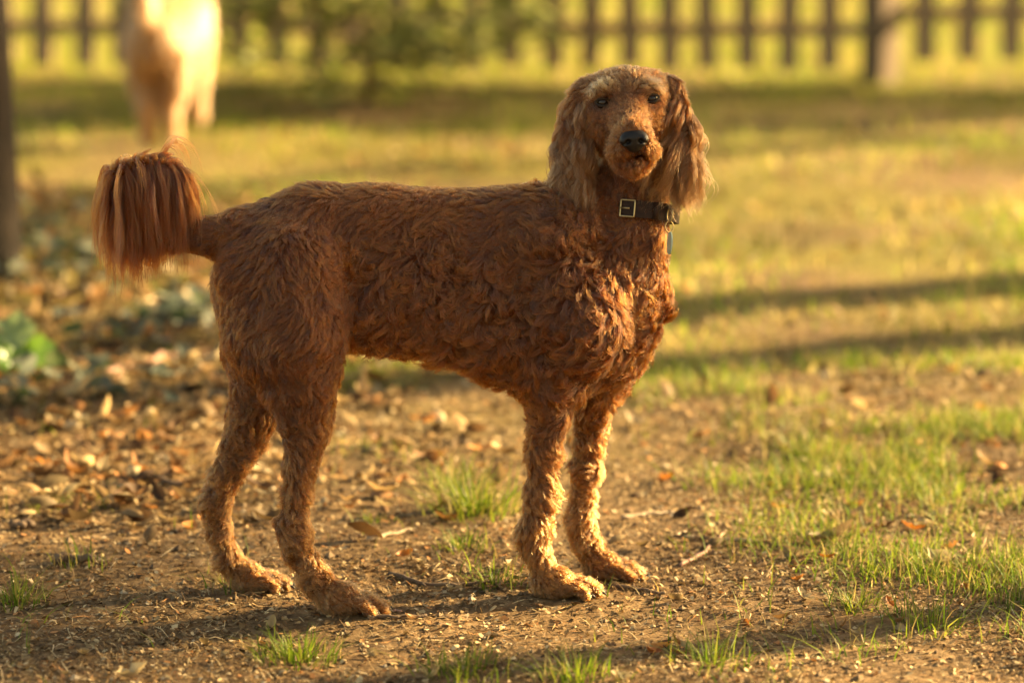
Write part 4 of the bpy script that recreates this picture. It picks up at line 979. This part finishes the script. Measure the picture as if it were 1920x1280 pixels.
# ------------------------------------------------------------------ twigs and sticks
def twig(name, pts, r, mat, label, cat='twig', forks=()):
    g0 = G(*pts[len(pts) // 2]); base = np.array([g0[0], g0[1], gz(g0[0], g0[1])]); W_ = []
    for (x, y) in pts: g = G(x, y); W_.append(np.array([g[0], g[1], gz(g[0], g[1]) + r * .8]) - base)
    W_ = np.array(W_); t = np.linspace(0, 1, len(W_)); tt = np.linspace(0, 1, 14); D_ = np.stack([np.interp(tt, t, W_[:, k]) for k in range(3)], 1) + np.random.default_rng(len(label)).normal(0, r * .35, (14, 3)) * [1, 1, .5]
    o = MB(); o.tube(D_, np.linspace(r, r * .6, 14), 7, .12)
    for (i, dx, dy, dz, L) in forks: o.tube([D_[i], D_[i] + np.array([dx, dy, dz]) * L * .5, D_[i] + np.array([dx, dy, dz * .4]) * L], [r * .6, r * .5, r * .25], 6)
    ob = o.build(name, mat); ob.location = base; return tag(ob, label, cat, None)
twig('twig', [(728, 1076), (765, 1087), (800, 1098), (860, 1100)], .0042, M['twig'], 'dark forked twig on the soil between hind and fore paws', forks=[(7, .4, -1, .1, .03)])
twig('twig', [(690, 1160), (740, 1158), (800, 1154)], .0036, M['twig'], 'dark straight twig at the toes of the near hind paw')
twig('twig', [(702, 1149), (735, 1146), (752, 1147)], .0026, M['wood_pink'], 'short reddish twig touching the near hind toes')
twig('twig', [(850, 1098), (900, 1096), (925, 1094)], .0034, M['twig'], 'brown twig running into the dark low tuft')
twig('twig', [(1165, 972), (1215, 966), (1250, 964)], .0044, M['twig_pale'], 'pale twig with a pale knob behind the far forepaw', forks=[(13, .6, .1, .3, .02)])
twig('twig', [(1275, 1062), (1320, 1040), (1356, 1006)], .0034, M['wood_pink'], 'pale bent twig lying on the soil past the forepaws')
twig('twig', [(1420, 1018), (1265, 1010), (1298, 998)], .0028, M['twig_pale'], 'thin bleached twig between the far forepaw and turf')
twig('twig', [(1150, 1100), (1210, 1108), (1250, 1112)], .0036, M['twig'], 'dark twig in shade just before the forepaw toes')
twig('twig', [(250, 895), (300, 908), (350, 918)], .007, M['twig'], 'thick dark stick at the edge of the leaf litter', 'stick')
twig('twig', [(690, 1022), (735, 1012), (770, 1004)], .0040, M['twig_pale'], 'pale broken twig left of the large grass tuft')
twig('bark_piece', [(105, 1068), (135, 1064), (168, 1068)], .009, M['twig'], 'dark bark chunk on the sand among thin blades', 'bark')
twig('bark_piece', [(25, 1004), (60, 1000)], .009, M['twig'], 'dark bark lump at the foot of the clover like tuft', 'bark')
twig('bare_branch', [(195, 722), (250, 700), (300, 684), (350, 668)], .012, M['wood_pink'], 'pinkish barkless branch lying on the leaf litter', 'branch')

# ------------------------------------------------------------------ broad leaved plant at the litter's edge
def broad_plant():
    c = G(30, 712); root = empty('broad_leaved_plant', (c[0], c[1], gz(c[0], c[1])))
    tag(root, 'low plant with broad scalloped green leaves in the leaf litter', 'plant')
    spec = [((68, 672), .062, 'leaf_green', .9, -.7), ((28, 622), .056, 'leaf_pale', .5, .1), ((15, 668), .045, 'leaf_green', .9, 2.6), ((50, 700), .040, 'leaf_green', 1.1, -1.9), ((-30, 640), .055, 'leaf_green', .6, 2.2), ((-10, 690), .05, 'leaf_pale', .7, 2.9)]
    for i, ((x, y), s, mt, tl, rz) in enumerate(spec):
        p = P(x, y, c[1] - .02 + .01 * i) - np.array(root.location)
        n = 22; a = np.linspace(0, 2 * np.pi, n, endpoint=False); V = [(0, 0, -.004)]
        for q, ff in ((.5, 0), (1.0, 1)):
            for t in a:
                rr = s * .72 * q * (1 - .35 * math.exp(-((t - math.pi) % (2 * math.pi) - math.pi if False else min(abs(t - math.pi), 9)) ** 2 / .06)) * (1 + ff * .07 * math.cos(t * 9))
                V.append((rr * math.cos(t), rr * math.sin(t), .010 * q * math.cos(t * 4.5) * ff + .12 * rr * q))
        Fs = [(0, 1 + j, 1 + (j + 1) % n) for j in range(n)] + [(1 + j, 1 + n + j, 1 + n + (j + 1) % n, 1 + (j + 1) % n) for j in range(n)]
        me = bpy.data.meshes.new('leaf'); me.from_pydata(V, [], Fs); me.update(); me.polygons.foreach_set('use_smooth', np.full(len(me.polygons), True)); me.materials.append(M[mt])
        o = link(bpy.data.objects.new('leaf', me), root); o.location = p; o.rotation_euler = (tl + .25, 0, rz * .3)
        b = MB(); b.tube([(0.004 * i, 0, -.005), p * .55 + np.array([0, .01, 0]), p - np.array([0, 0, .002])], [.0018, .0015, .0012], 6); b.build('stem', M['leaf_green'], root)
broad_plant()
